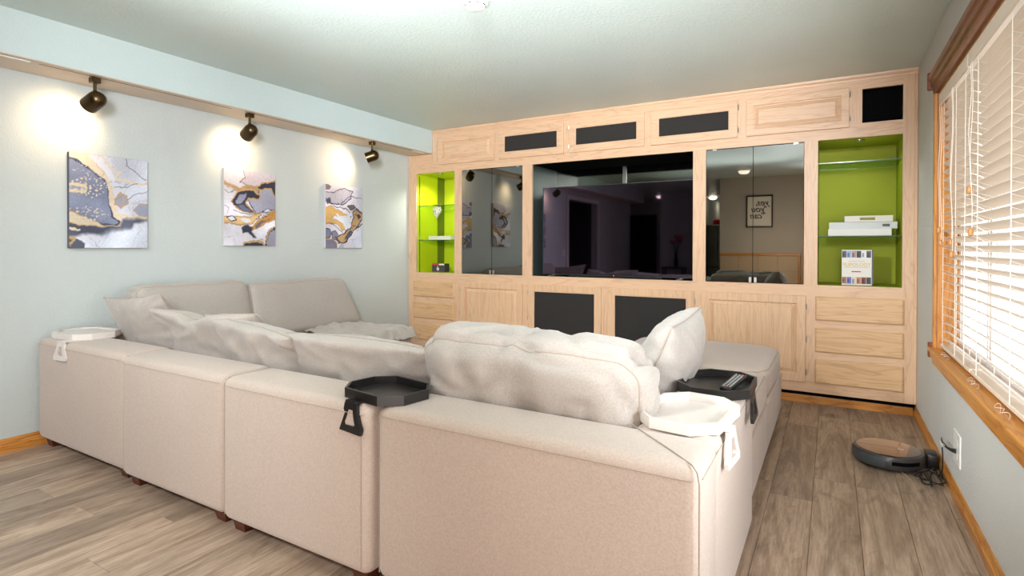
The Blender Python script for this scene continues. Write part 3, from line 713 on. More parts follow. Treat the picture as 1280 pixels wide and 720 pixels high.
# ------------------------------------------------------------------ canvases
def pip(px, py, poly):
    ins = np.zeros(px.shape, bool); n = len(poly)
    for i in range(n):
        x0, y0 = poly[i]; x1, y1 = poly[(i+1) % n]
        c = ((y0 > py) != (y1 > py)); xi = (x1-x0)*(py-y0)/((y1-y0) if abs(y1-y0) > 1e-9 else 1e-9)+x0
        ins ^= (c & (px < xi))
    return ins
def dist(px, py, poly, closed=True):
    d = np.full(px.shape, 9.0); n = len(poly)
    for i in range(n if closed else n-1):
        x0, y0 = poly[i]; x1, y1 = poly[(i+1) % n]; dx, dy = x1-x0, y1-y0; L = dx*dx+dy*dy+1e-12
        t = np.clip(((px-x0)*dx+(py-y0)*dy)/L, 0, 1); d = np.minimum(d, np.hypot(px-x0-t*dx, py-y0-t*dy))
    return d
def canvas(yc0, yc1, z0, z1, label, base, regs, lines, speck, seed):
    root = thing('canvas_print', label, 'picture', (XL+.012, (yc0+yc1)/2, z0))
    part('canvas_body', B(XL+.003, XL+.0295, yc0, yc1, z0, z1, bev=.002), flat('canvas_edge', S(206, 200, 200), .8) if seed != 1 else flat('canvas_edge_dark', S(90, 90, 100), .8), root)
    nx, nz = 150, 200
    U, V = np.meshgrid(np.linspace(0, 1, nx+1), np.linspace(0, 1, nz+1))
    asp = .75
    wn = np.zeros(U.shape+(4,))
    for j in range(nz+1):
        for i in range(nx+1):
            p = Vector((U[j, i]*asp*3, V[j, i]*3, seed*5.3)); a = noise.noise_vector(p); b = noise.noise_vector(p*3.1); d_ = noise.noise_vector(p*9); c = noise.noise(p*17)
            wn[j, i] = (a.x*.05+b.x*.024+d_.x*.010, a.y*.05+b.y*.024+d_.y*.010, c, a.z)
    PX, PY = U+wn[..., 0], V+wn[..., 1]
    C = np.zeros(U.shape+(3,)); C[:] = base; C *= (1+.16*wn[..., 3:4]+.03*wn[..., 2:3]+np.clip(wn[..., 0:1]*2.2, -.12, .05))
    for r in regs:
        poly, col, ecol, ew = r[:4]; soft = r[4] if len(r) > 4 else .006
        ins = pip(PX, PY, poly); d = dist(PX, PY, poly); sd = np.where(ins, d, -d)
        a = np.clip(.5+sd/soft/2, 0, 1)[..., None]
        cc = np.array(col)*(1+.16*wn[..., 3:4]+.06*wn[..., 2:3])
        cc = cc+(np.array([.80, .81, .86])-cc)*np.clip(.25*wn[..., 3:4]+np.clip(d, 0, .12)[..., None]*.8, 0, .35)*(len(r) > 5)
        C = C*(1-a)+cc*a
        if ecol is not None:
            e = np.clip(1-(np.abs(sd)-ew*(1+.8*wn[..., 2]))/.004, 0, 1)[..., None]
            C = C*(1-e)+np.array(ecol)*e
    for k_ in range(2):
        vn = np.abs(wn[..., 3]*(.6 if k_ else 1)+wn[..., 0]*(3 if k_ else -2)+.07*(k_-.5)); e = np.clip(1-vn/.012, 0, 1)[..., None]*.55*np.clip(.5+3*wn[..., 2:3], 0, 1); C = C*(1-e)+np.array((.42, .41, .47))*e
    for poly, col, wd in lines:
        d = dist(PX, PY, poly, False); e = np.clip(1-(d-wd*(1+.9*wn[..., 2]))/.004, 0, 1)[..., None]; C = C*(1-e)+np.array(col)*e
    if speck:
        for (cx, cy, rx, ry, col, th_) in speck:
            g = ((PX-cx)/rx)**2+((PY-cy)/ry)**2
            e = ((wn[..., 2] > th_) & (g < 1))[..., None]; C = np.where(e, np.array(col), C)
    C = np.clip(C, 0, 1); C = np.where(C <= .04045, C/12.92, ((C+.055)/1.055)**2.4)
    # print plane; seen from +X, +Y is to the right
    Yc = yc0+.001+U*(yc1-yc0-.002); Zc = z1-.001-V*(z1-z0-.002)
    verts = np.stack([np.full(U.shape, XL+.0302), Yc, Zc], -1).reshape(-1, 3)-np.array(ORG[root.name])
    idx = np.arange((nx+1)*(nz+1)).reshape(nz+1, nx+1)
    f = np.stack([idx[1:, :-1], idx[1:, 1:], idx[:-1, 1:], idx[:-1, :-1]], -1).reshape(-1, 4)
    me = bpy.data.meshes.new('printed_face'); me.from_pydata(verts.tolist(), [], f.tolist())
    at = me.color_attributes.new('print', 'FLOAT_COLOR', 'POINT')
    at.data.foreach_set('color', np.concatenate([C.reshape(-1, 3), np.ones((C.shape[0]*C.shape[1], 1))], 1).astype(np.float32).ravel())
    me.materials.append(M_PRINT)
    o = bpy.data.objects.new('printed_face', me); COL.objects.link(o); o.parent = root
M_PRINT = attrmat('canvas_ink')
GO, GP, NV, BG_, LG, WH, DK = (.74, .60, .42), (.84, .77, .68), (.19, .20, .27), (.47, .50, .60), (.70, .71, .77), (.86, .87, .91), (.28, .30, .37)
canvas(1.551, 2.000, 1.172, 1.766, 'blue-grey and gold marbled canvas, the leftmost of the three on the left wall', (.80, .80, .84), [
    ([(.5, .0), (1, 0), (1, .5), (.75, .55), (.6, .3)], (.78, .79, .84), None, 0),
    ([(0, .06), (.15, .11), (.34, .21), (.44, .27), (.45, .40), (.5, .52), (.54, .64), (.62, .70), (.55, .76), (.45, .74), (.3, .72), (.1, .68), (-.1, .66), (-.1, .05)], BG_, DK, .010, .006, 1),
    ([(0, .42), (.3, .45), (.45, .6), (.4, .7), (.1, .6), (-.1, .55)], (.54, .57, .67), None, 0, .03),
    ([(-.1, -.05), (.13, -.05), (.3, .08), (.47, .2), (.52, .35), (.55, .5), (.62, .6), (.8, .62), (1.1, .63), (1.1, .675), (.85, .66), (.66, .68), (.58, .67), (.54, .6), (.47, .45), (.45, .27), (.3, .19), (.15, .09), (-.1, .04)], GP, None, 0),
    ([(-.1, .68), (.1, .74), (.4, .77), (.6, .76), (.66, .67), (.85, .64), (1.1, .69), (.95, .68), (.8, .70), (.76, .8), (.6, .84), (.45, .88), (.3, .86), (-.1, .92)], DK, None, 0, .02, 1),
    ([(.45, .86), (.76, .8), (.85, .72), (1.1, .7), (1.1, 1.1), (.16, 1.1), (.2, .95)], (.82, .84, .89), None, 0, .05),
    ([(-.1, .9), (.1, .92), (.2, .95), (.17, 1.1), (-.1, 1.1)], (.30, .32, .38), None, 0),
    ([(-.1, .62), (.15, .64), (.35, .72), (.47, .77), (.25, .76), (-.1, .74)], (.86, .80, .70), GO, .004),
    ([(-.1, .31), (.17, .31), (.22, .36), (.18, .42), (-.1, .42)], (.87, .80, .66), None, 0),
    ([(-.1, .34), (.14, .345), (.19, .37), (.14, .385), (-.1, .385)], (.58, .60, .70), None, 0),
    ([(.55, .44), (.63, .39), (.72, .41), (.73, .48), (.64, .54), (.56, .51)], (.62, .60, .63), GO, .004),
    ([(.80, .55), (.88, .50), (1.1, .52), (1.1, .63), (.88, .62)], (.60, .62, .70), GO, .003),
], [([(.3, 0), (.42, .04), (.52, .14), (.66, .17), (.6, .25), (.8, .27), (1, .28)], GP, .010), ([(.55, .35), (.7, .33), (.85, .27)], (.5, .46, .44), .002), ([(.72, .45), (.85, .38), (1, .36)], (.45, .44, .47), .002), ([(.7, 0), (.75, .08), (.88, .17), (.97, .24)], (.45, .43, .45), .003), ([(.45, .77), (.6, .76), (.63, .70)], GO, .006), ([(-.05, .80), (.15, .82)], GP, .010), ([(0, .9), (.08, .92), (.03, .97)], GO, .012)],
    [(.2, .35, .28, .10, GP, .22), (.25, .2, .2, .15, GP, .42), (.2, .62, .3, .08, GP, .3)], 1)
canvas(2.547, 2.998, 1.190, 1.790, 'black, grey and gold marbled canvas, the middle of the three on the left wall', (.86, .85, .89), [
    ([(.35, -.1), (.4, .12), (.3, .2), (.6, .22), (1.1, .1), (1.1, -.1)], (.84, .80, .84), (.45, .38, .4), .003),
    ([(-.1, .16), (.12, .24), (.3, .27), (.45, .2), (.65, .22), (.7, .30), (.6, .27), (.4, .27), (.25, .32), (.1, .27), (-.1, .22)], GO, None, 0, .012),
    ([(.45, .32), (.62, .30), (.65, .20), (.95, .21), (1.1, .28), (1.1, .5), (.75, .5), (.6, .53), (.48, .42)], (.66, .66, .74), NV, .004, .006, 1),
    ([(.15, .42), (.22, .33), (.35, .27), (.5, .25), (.68, .28), (.62, .33), (.46, .34), (.42, .42), (.5, .48), (.6, .53), (.4, .53), (.25, .50)], NV, GO, .007),
    ([(.22, .41), (.3, .34), (.42, .30), (.40, .38), (.32, .44), (.24, .44)], (.58, .59, .68), None, 0),
    ([(.25, .47), (.38, .44), (.48, .49), (.52, .52), (.38, .52)], (.42, .43, .52), None, 0, .015),
    ([(.60, .20), (.68, .15), (.82, .12), (1.1, .08), (1.1, .34), (.97, .30), (.94, .22), (.8, .20), (.68, .22)], NV, GO, .008),
    ([(.70, .52), (.85, .48), (.95, .52), (.80, .54)], WH, (.4, .4, .5), .004),
    ([(-.1, .66), (.2, .64), (.45, .60), (.68, .52), (.66, .62), (.5, .70), (.35, .73), (.1, .72), (-.1, .72)], (.86, .72, .52), GO, .006),
    ([(.05, .655), (.16, .64), (.22, .68), (.12, .70)], WH, NV, .004), ([(.3, .66), (.45, .62), (.5, .66), (.38, .71)], WH, None, 0),
    ([(.55, .72), (.75, .58), (1.1, .48), (1.1, .62), (.85, .66), (.65, .76), (.5, .82)], (.78, .56, .28), GO, .006),
    ([(.58, .72), (.7, .66), (.9, .62), (.75, .68), (.6, .78)], (.42, .38, .42), None, 0, .012),
    ([(.33, .76), (.45, .72), (.55, .76), (.52, .82), (.6, .93), (.54, .92), (.46, .84), (.36, .84)], NV, None, 0, .012, 1),
    ([(.78, 1.1), (.8, .9), (.88, .80), (1.1, .72), (1.1, 1.1)], (.56, .55, .62), NV, .018), ([(.3, 1.1), (.38, .97), (.55, .96), (.72, .98), (.8, 1.1)], NV, GO, .010),
], [([(.8, 1), (.8, .9), (.88, .8), (1, .73)], GO, .010), ([(-.1, .28), (.1, .32), (.2, .30)], (.5, .48, .52), .002), ([(0, .45), (.12, .52), (.08, .6)], (.6, .6, .66), .002), ([(.2, .54), (.4, .56), (.6, .54)], (.4, .4, .48), .003)],
    [(.75, .6, .22, .05, (.35, .33, .4), .25)], 2)
canvas(3.530, 3.990, 1.172, 1.766, 'pale grey, gold and ink-black marbled canvas nearest the wall unit', (.85, .84, .89), [
    ([(-.1, .12), (.2, .12), (.5, .05), (.75, .07), (.7, .18), (.55, .27), (.35, .30), (.15, .31), (.02, .22)], (.76, .74, .80), NV, .005, .006, 1),
    ([(-.1, -.1), (.15, .0), (.1, .06), (-.1, .1)], (.5, .46, .5), None, 0),
    ([(.02, .26), (.12, .23), (.16, .30), (.06, .33)], (.3, .28, .36), None, 0, .015),
    ([(-.1, .40), (.15, .36), (.4, .40), (.6, .46), (.5, .50), (.3, .48), (.15, .52), (.35, .56), (.5, .62), (.55, .7), (.45, .72), (.32, .62), (.1, .6), (-.1, .62)], (.84, .68, .42), GO, .004),
    ([(.3, .46), (.55, .48), (.7, .44), (.68, .6), (.55, .70), (.45, .55)], WH, None, 0),
    ([(.72, .40), (.82, .36), (.97, .42), (.98, .50), (.9, .56), (.8, .68), (.65, .80), (.5, .90), (.35, .92), (.25, .86), (.5, .76), (.68, .66), (.74, .52)], GO, NV, .006),
    ([(.8, .45), (.88, .42), (.95, .47), (.86, .52)], NV, None, 0), ([(.55, .80), (.68, .70), (.74, .74), (.6, .84), (.5, .85)], (.35, .34, .42), NV, .005),
    ([(.6, .31), (.75, .29), (.8, .34), (.66, .38)], (.45, .38, .36), NV, .004),
    ([(-.1, .68), (.1, .7), (.14, .80), (.05, .86), (-.1, .85)], (.48, .49, .58), NV, .006), ([(.15, .76), (.25, .72), (.32, .8), (.28, .88), (.16, .86)], (.52, .5, .58), NV, .004),
    ([(-.1, .87), (.15, .86), (.3, .93), (.3, 1.1), (-.1, 1.1)], (.42, .41, .48), GO, .006, .01, 1), ([(.35, .95), (.45, .92), (.5, 1.1), (.35, 1.1)], LG, None, 0),
    ([(.85, .65), (1.1, .58), (1.1, 1.1), (.6, 1.1), (.7, .85)], (.80, .81, .88), None, 0, .03),
], [([(.25, .83), (.4, .92), (.55, .88), (.7, .76), (.85, .64), (1, .56)], NV, .008), ([(.4, .28), (.7, .15), (.95, .16), (1, .2)], (.4, .38, .44), .004), ([(0, .6), (.2, .62), (.35, .7), (.45, .74)], (.4, .36, .38), .004), ([(.12, .31), (.3, .35), (.55, .33), (.65, .42)], (.35, .33, .4), .005)],
    [(.8, .55, .15, .2, NV, .35)], 3)

# ------------------------------------------------------------------ wall lamps
def wall_lamp(y, ys, label):
    root = thing('wall_washing_spotlight', label, 'lamp', (XS-.075, y, ZS-.006), 'bronze spotlights under the soffit')
    X = XS-.075
    part('mount', B(X-.024, X+.024, y-.024, y+.024, ZS-.038, ZS-.006, bev=.003), M_BRONZE, root)
    st = NB(); tube(st, [(X, y, ZS-.038), (X, y, ZS-.085)], .009, 10); lathe(st, [(0, -.01), (.012, -.008), (.012, .008), (0, .01)], 12, Matrix.Translation((X, y, ZS-.088)) @ Matrix.Rotation(PI/2, 4, 'X'))
    part('stem', st, M_BRONZE, root, smooth=True)
    c = Vector((X+.005, y, ZS-.142)); tgt = Vector((XL, ys, 1.93)); dr = (tgt-c).normalized()
    M = Matrix.Translation(c) @ dr.to_track_quat('Z', 'Y').to_matrix().to_4x4()
    R = .05
    prof = [(0, -.062)]+[(R*math.sin(a), -.012-R*math.cos(a)) for a in [PI/2*k/8 for k in range(1, 9)]]+[(R, .062), (R-.003, .064), (R-.003, .030), (0, .028)]
    sh = NB(); lathe(sh, prof, 32, M, cap=False); s = part('shade', sh, M_BRONZE, root, smooth=True)
    b_ = NB(); lathe(b_, [(0, .036), (.038, .034), (.040, .030), (0, .029)], 20, M, cap=False); part('bulb', b_, M_BULB, s, smooth=True)
    p = c+dr*.066
    light('wall_lamp_light', 'SPOT', p, 8.5, (1, .70, .42), .02, target=tgt, spot=math.radians(124), blend=1)
wall_lamp(1.595, 1.535, 'bronze spotlight under the soffit, above the leftmost canvas')
wall_lamp(2.609, 2.635, 'bronze spotlight under the soffit, above the middle canvas')
wall_lamp(3.895, 3.68, 'bronze spotlight under the soffit, nearest the wall unit')

# smoke detector
sd = thing('smoke_detector', 'round white smoke detector on the ceiling', 'smoke detector', (-1.58, 2.335, H-.042))
lb = NB(); lathe(lb, [(.068, 0), (.068, -.012), (.062, -.018), (.052, -.018), (.050, -.034), (.040, -.040), (0, -.041)], 40, Matrix.Translation((-1.58, 2.335, H-.0005)), cap=False)
part('housing', lb, M_WHP, sd, smooth=True)
for k in range(8):
    a = 2*PI*k/8; vb = NB(); c = Vector((-1.58+.0505*math.cos(a), 2.335+.0505*math.sin(a), H-.026)); q = Vector((-math.sin(a), math.cos(a), 0))
    tube(vb, [c-q*.009, c+q*.009], .003, 6); part('vent_slot', vb, M_BLK, sd)

# ------------------------------------------------------------------ sectional sofa
def rb(x0, x1, y0, y1, z0, z1, r=.022, seg=4): return B(x0, x1, y0, y1, z0, z1, bev=r, seg=seg)
def feet(root, x0, x1, y0, y1):
    for x_ in (x0+.03, x1-.11):
        for y_ in (y0+.03, y1-.11):
            bm = NB()
            a = [bm.verts.new((x_+i*.08, y_+j*.08, .052)) for i, j in ((0, 0), (1, 0), (1, 1), (0, 1))]; b = [bm.verts.new((x_+.01+i*.06, y_+.01+j*.06, .0)) for i, j in ((0, 0), (1, 0), (1, 1), (0, 1))]
            bm.faces.new(a); bm.faces.new(b[::-1])
            for k in range(4): bm.faces.new((a[(k+1) % 4], a[k], b[k], b[(k+1) % 4]))
            bmesh.ops.recalc_face_normals(bm, faces=bm.faces); part('foot', bm, M_FOOT, root)
def cube_grid(n):
    keys = {}; bm = NB(); ny = n
    def V(i, j, k):
        q = (i, j, k)
        if q not in keys: keys[q] = bm.verts.new((2*i/n-1, 2*j/n-1, 2*k/n-1))
        return keys[q]
    for a in range(n):
        for b in range(n):
            for s_ in (0, n):
                for ax in range(3):
                    def P(u, v):
                        return V(*((s_, u, v) if ax == 0 else (u, s_, v) if ax == 1 else (u, v, s_)))
                    bm.faces.new((P(a, b), P(a+1, b), P(a+1, b+1), P(a, b+1)))
    bmesh.ops.recalc_face_normals(bm, faces=bm.faces)
    return bm, keys
def soft(size, r, bulge=(0, 0, 0), n=24, amp=.006, scl=5, crease=0.0, seed=0, post=None, rplan=0, loops='y', rxz=0):
    """rounded, bulged cushion block in local coordinates centred at 0; returns bm, seam polylines"""
    bm, keys = cube_grid(n); hx, hy, hz = (s_/2 for s_ in size)
    # denser sampling near the rims
    def warp(t): return math.copysign(1-(1-abs(t))**1.25, t)
    for v in bm.verts:
        u = [warp(c) for c in v.co]
        p = [u[0]*hx, u[1]*hy, u[2]*hz]
        q = [max(-h_+r, min(h_-r, c)) for c, h_ in zip(p, (hx, hy, hz))]
        dlt = Vector(p)-Vector(q)
        if dlt.length > r: dlt = dlt.normalized()*r
        elif dlt.length > 1e-9 and sum(abs(x_) > .5*r for x_ in dlt) > 1: pass
        P = Vector(q)+dlt
        P.x += bulge[0]*u[0]*(1-u[1]**2)*(1-u[2]**2)*1.0; P.y += bulge[1]*u[1]*(1-u[0]**4)*(1-u[2]**4); P.z += bulge[2]*u[2]*(1-u[0]**4)*(1-u[1]**4)
        if rplan:
            cx, cy_ = max(-hx+rplan, min(hx-rplan, P.x)), max(-hy+rplan, min(hy-rplan, P.y)); dx, dy = P.x-cx, P.y-cy_; L = math.hypot(dx, dy)
            if abs(dx) > 1e-6 and abs(dy) > 1e-6 and L > 1e-6:
                k = max(abs(dx), abs(dy))/L; P.x, P.y = cx+dx*k, cy_+dy*k
        if rxz:
            cx, cz = max(-hx+rxz, min(hx-rxz, P.x)), max(-hz+rxz, min(hz-rxz, P.z)); dx, dz = P.x-cx, P.z-cz; L = math.hypot(dx, dz)
            if abs(dx) > 1e-6 and abs(dz) > 1e-6:
                k = max(abs(dx), abs(dz))/L; P.x, P.z = cx+dx*k, cz+dz*k
        v.co = P
    bm.normal_update()
    dsp = []
    for v in bm.verts:
        p = v.co*scl+Vector((seed*7.1, seed*3.3, seed*1.7)); d = noise.noise(p)*amp+noise.noise(p*2.3)*amp*.4
        if crease: d -= crease*max(0, 1-abs(noise.noise(p*1.15+Vector((9, 0, 0))))*5)*(.4+.6*max(0, noise.noise(p*.5)+.4))
        dsp.append(v.normal*d)
    for v, d in zip(bm.verts, dsp): v.co += d
    if post:
        for v in bm.verts: v.co = post(v.co.copy())
    seams = []
    bm.normal_update()
    for j in (0, n):
        if loops == 'y':
            idx = [(i, j, 0) for i in range(n)]+[(n, j, k) for k in range(n)]+[(i, j, n) for i in range(n, 0, -1)]+[(0, j, k) for k in range(n, 0, -1)]
        else:
            idx = [(i, 0, j) for i in range(n)]+[(n, k, j) for k in range(n)]+[(i, n, j) for i in range(n, 0, -1)]+[(0, k, j) for k in range(n, 0, -1)]
        seams.append([keys[q].co+keys[q].normal*.0005 for q in idx])
    return bm, seams
def place(bm, seams, M):
    bmesh.ops.transform(bm, matrix=M, verts=bm.verts); return [[M @ p for p in s_] for s_ in seams]
def seat(root, x0, x1, y0, y1, z0=.30, z1=.475, rplan=.05, seed=1, name='seat_cushion', bz=.02, r=.045):
    bm, se = soft((x1-x0, y1-y0, z1-z0), r, (0, 0, bz), 20, .004, 3, 0, seed, rplan=rplan, loops='z')
    se = place(bm, se, Matrix.Translation(((x0+x1)/2, (y0+y1)/2, (z0+z1)/2)))
    o = part(name, bm, M_FAB, root, smooth='all')
    t_b = NB()
    for s_ in se: tube(t_b, s_, .0026, 5, closed=True)
    part('piping', t_b, M_PIPE, o, smooth='all')
    return o
def line(root, pts, r=.0024, name='seam'):
    bm = NB(); tube(bm, pts, r, 5); part(name, bm, M_PIPE if r > .002 else M_STITCH, root)
SG = 'modules of the sectional sofa'
ZT_ = .642; ZF = .048; BD = .25
def module(label, x0, x1, y0, y1, backs, seed, seats=None, rplan=.05, z1=.475):
    root = thing('sofa_module', label, 'sofa', ((x0+x1)/2, (y0+y1)/2, 0), SG)
    sx0, sx1, sy0, sy1 = x0, x1, y0, y1
    if 'front' in backs:   # backrest towards the camera
        part('backrest', rb(x0, x1, y0, y0+BD, ZF, ZT_, .038, 6), M_FAB, root, smooth=True); sy0 = y0+BD
        zz = ZT_-.034
        if seed in (2, 3, 4): line(root, [(x0+.0105, y0+.0105, ZF+.02), (x0+.0105, y0+.0105, ZT_-.03), (x0+.0105, y0+.03, ZT_-.008), (x0+.0105, y0+.21, ZT_-.008)], .0024)
        line(root, [(x0+.02, y0-.0006, zz), (x1-.02, y0-.0006, zz)], .0016)
        for xe in ((x1-.03,) if seed == 3 else ()): line(root, [(xe, y0-.0006, ZF+.03), (xe, y0-.0006, zz)], .0014)
    if 'left' in backs:
        part('side_backrest', rb(x0, x0+BD-.03, sy0+.001, y1, ZF, ZT_, .038, 6), M_FAB, root, smooth=True); sx0 = x0+BD-.03
    if 'right' in backs:
        part('armrest', rb(x1-BD, x1, sy0-.03, y1, ZF, ZT_, .038, 6), M_FAB, root, smooth=True); sx1 = x1-BD
    part('seat_base', rb(sx0+.001, sx1-.001, sy0+.001, y1-.002, ZF, .315, .015, 3), M_FAB, root, smooth=True)
    seat(root, sx0+.002, sx1-.002, sy0+.002, y1, .312, z1, rplan, seed)
    feet(root, x0, x1, y0, y1)
    return root
module('corner sofa module against the left wall, under the white tray', XL+.0165, -3.062, 1.396, 2.40, ('front', 'left'), 1)
module('narrow sofa module second from the left wall, facing away from the camera', -3.050, -2.206, 1.378, 2.40, ('front',), 2)
module('middle sofa module between the second one and the big corner module', -2.196, -1.362, 1.366, 2.40, ('front',), 3)
cm = module('large corner sofa module nearest the camera with trays on its arm', -1.348, -.276, 1.388, 2.450, ('front', 'right'), 4)
# mitre and corner seams of the near corner
yb_ = 1.388
line(cm, [(-.276-BD, yb_+BD, ZT_+.0006), (-.36, yb_+.084, ZT_+.0008), (-.300, yb_+.024, ZT_-.001), (-.284, yb_+.008, ZT_-.012), (-.2775, yb_+.0015, ZT_-.04), (-.2775, yb_+.0015, .10)], .0022)
line(cm, [(-.2754, yb_+.03, ZT_-.034), (-.2754, 2.42, ZT_-.034)], .0016)
module('wall-side sofa module behind the left corner one', XL+.0165, -3.08, 2.412, 3.03, ('left',), 5)
module('wall-side sofa module with the crumpled throw, nearest the wall unit', XL+.0165, -3.08, 3.042, 3.69, ('left',), 6, rplan=.14)
module('ottoman module right behind the near corner module on the window side', -1.30, -.305, 2.462, 3.37, (), 7, rplan=.05, z1=.485)
module('rounded ottoman module at the window side nearest the wall unit', -1.30, -.305, 3.382, 4.33, (), 8, rplan=.17, z1=.485)

# throw
def throw():
    nx, ny = 60, 40; bm = NB(); vs = []
    random.seed(2)
    for j in range(ny+1):
        row = []
        for i in range(nx+1):
            u, v = i/nx, j/ny
            x_ = -3.84+u*.80; y_ = 2.98+v*.66+.03*math.sin(u*9)
            e = min(u, 1-u, v, 1-v)
            x_ += .03*noise.noise(Vector((u*3, v*3, 4))); y_ += .03*noise.noise(Vector((u*3, v*3, 8)))
            z_ = .503+.018*abs(noise.noise(Vector((u*5, v*7, 1))))*2+.008*noise.noise(Vector((u*20, v*20, 3)))
            z_ += .03*max(0, 1-abs(u-.25)*4)*max(0, 1-abs(v-.4)*3)
            if u > .93: z_ -= (u-.93)*1.1
            if v > .93: z_ -= (v-.93)*.8
            row.append(bm.verts.new((x_, y_, z_)))
        vs.append(row)
    for j in range(ny):
        for i in range(nx): bm.faces.new((vs[j][i], vs[j][i+1], vs[j+1][i+1], vs[j+1][i]))
    g = bmesh.ops.extrude_face_region(bm, geom=bm.faces[:])
    bmesh.ops.translate(bm, verts=[v for v in g['geom'] if isinstance(v, bmesh.types.BMVert)], vec=(0, 0, -.006))
    bmesh.ops.recalc_face_normals(bm, faces=bm.faces)
    tag(part('throw_blanket', bm, M_THROW, smooth='all'), 'crumpled pale grey throw lying on the wall-side sofa seat', 'blanket')
throw()

# cushions
def cushion(label, size, M, r=.06, bulge=(0.02, .05, .01), amp=.010, crease=.012, seed=0, post=None, cat='cushion', group='sofa back cushions', n=34, name='back_cushion', rxz=.06):
    bm, se = soft(size, r, bulge, n, amp, 5, crease, seed, post, rxz=rxz)
    se = place(bm, se, M)
    o = part(name, bm, M_CUSH, smooth='all'); tag(o, label, cat, group)
    t_b = NB()
    for s_ in se: tube(t_b, s_, .0024, 5, closed=True)
    part('piping', t_b, M_PIPE, o, smooth='all')
    return o
def TRS(x, y, z, rx=0, ry=0, rz=0):
    return Matrix.Translation((x, y, z)) @ Matrix.Rotation(math.radians(rz), 4, 'Z') @ Matrix.Rotation(math.radians(ry), 4, 'Y') @ Matrix.Rotation(math.radians(rx), 4, 'X')
# P5: long upright cushion in the near corner
def post5(p):
    p.z += .012*math.sin(p.x*6)+(.012 if p.x < 0 else -.004); p.x *= 1-.08*(p.z/.22 if p.z < 0 else 0)*-1*.5; 
    w_ = math.exp(-((p.x+.02)/.06)**2)*math.exp(-((p.z-.1)/.12)**2); p.y += .03*w_; return p
cushion('long plump grey back cushion in the near corner of the sofa, tallest of the row', (.90, .24, .43), TRS(-.935, 1.775, .655, 8, 1.3, -1), .085, (.015, .04, .015), .009, .034, 21, post5, rxz=.10)
# wall cushions
def postw(p):
    t = max(0, -p.z/.22); p.x += .05*t*(1 if p.x > 0 else 0); return p
cushion('wide grey back cushion against the left wall, behind the pointed pillow', (.80, .19, .46), TRS(-3.82, 2.18, .695, -12, 0, 90), .06, (.01, .03, .01), .006, .004, 61)
def postw2(p):
    t = max(0, (.23-p.z)/.46); p.x += .16*t*(.5+.5*math.tanh(p.x*5)); return p
cushion('wide grey back cushion against the left wall beside the throw', (.94, .19, .44), TRS(-3.815, 3.03, .680, -12, 0, 90), .06, (.01, .03, .01), .006, .004, 69, postw2)
# square pillows (knife edge)
def pillow(label, W_, H_, T_, M, seed, amp=.006, post=None, ex=.55, tuck=1.6, cat='pillow', group='square sofa pillows', name='pillow', pin=.07, crease=0):
    n = 44; bm = NB(); F = {}; Bk = {}
    for i in range(n+1):
        for j in range(n+1):
            u, v = 2*i/n-1, 2*j/n-1; u = math.copysign(1-(1-abs(u))**1.2, u); v = math.copysign(1-(1-abs(v))**1.2, v)
            x_ = u*W_/2*(1-pin*(1-v*v)); z_ = v*H_/2*(1-pin*(1-u*u))
            t = T_/2*((1-u*u)**ex)*((1-v*v)**ex)
            q = Vector((x_*7+seed, z_*7, seed*2)); rr = math.hypot(u, v)
            w1 = noise.noise(q)*amp*2+noise.noise(q*2.6)*amp
            # radiating tucks near the rim
            ang = math.atan2(v, u); w1 -= crease*max(0, 1-abs(noise.noise(q*.55+Vector((3, 0, 5))))*6); w1 += amp*tuck*math.sin(ang*22+seed)*max(0, rr-.55)*(1 if (1-u*u)*(1-v*v) > .02 else 0)
            edge = i in (0, n) or j in (0, n)
            k = min(1, t/(.3*T_/2)) if T_ else 0
            F[i, j] = bm.verts.new((x_, -t+w1*k, z_))
            Bk[i, j] = F[i, j] if edge else bm.verts.new((x_, t+w1*k, z_))
    for i in range(n):
        for j in range(n):
            bm.faces.new((F[i, j], F[i+1, j], F[i+1, j+1], F[i, j+1])); bm.faces.new((Bk[i, j+1], Bk[i+1, j+1], Bk[i+1, j], Bk[i, j]))
    if post:
        for v in bm.verts: v.co = post(v.co.copy())
    bmesh.ops.recalc_face_normals(bm, faces=bm.faces)
    loop = [F[i, 0].co.copy() for i in range(n)]+[F[n, j].co.copy() for j in range(n)]+[F[i, n].co.copy() for i in range(n, 0, -1)]+[F[0, j].co.copy() for j in range(n, 0, -1)]
    se = place(bm, [loop], M)
    o = part(name, bm, M_CUSH, smooth='all'); tag(o, label, cat, group)
    t_b = NB(); tube(t_b, se[0], .003, 6, closed=True); part('piping', t_b, M_PIPE, o, smooth='all')
def postp1(p): p.y -= .10*max(0, p.z/.25); return p
pillow('grey square pillow with pointed corners in the left corner, by the white tray', .60, .46, .22, TRS(-3.575, 1.80, .680, 8, -5, 2), 3, .006, postp1, pin=.09)
pillow('pale grey square pillow leaning on the armrest behind the white and black trays', .53, .46, .24, TRS(-.605, 2.34, .690, 23, -3, 90), 9, ex=.42)
BK = dict(cat='cushion', group='sofa back cushions', name='back_cushion', tuck=.5)
def post4(p):
    t = max(0, p.z/.20); p.y -= .10*t*t; p.z -= .015*(p.x/.36)**2; return p
pillow('slumped grey back cushion behind the black tray, left of the plump one', .86, .40, .25, TRS(-1.775, 1.79, .622, 8, 0, 2), 33, .008, post4, ex=.36, pin=.03, crease=.010, **BK)
def post3(p):
    t = max(0, p.z/.20); p.y -= .11*t*t; p.z += -.03*p.x-.02*max(0, p.x/.3)**2; return p
pillow('short creased grey cushion in the middle of the leaning row', .74, .42, .25, TRS(-2.42, 1.775, .632, 8, 0, -5), 45, .008, post3, ex=.38, pin=.05, crease=.010, **BK)
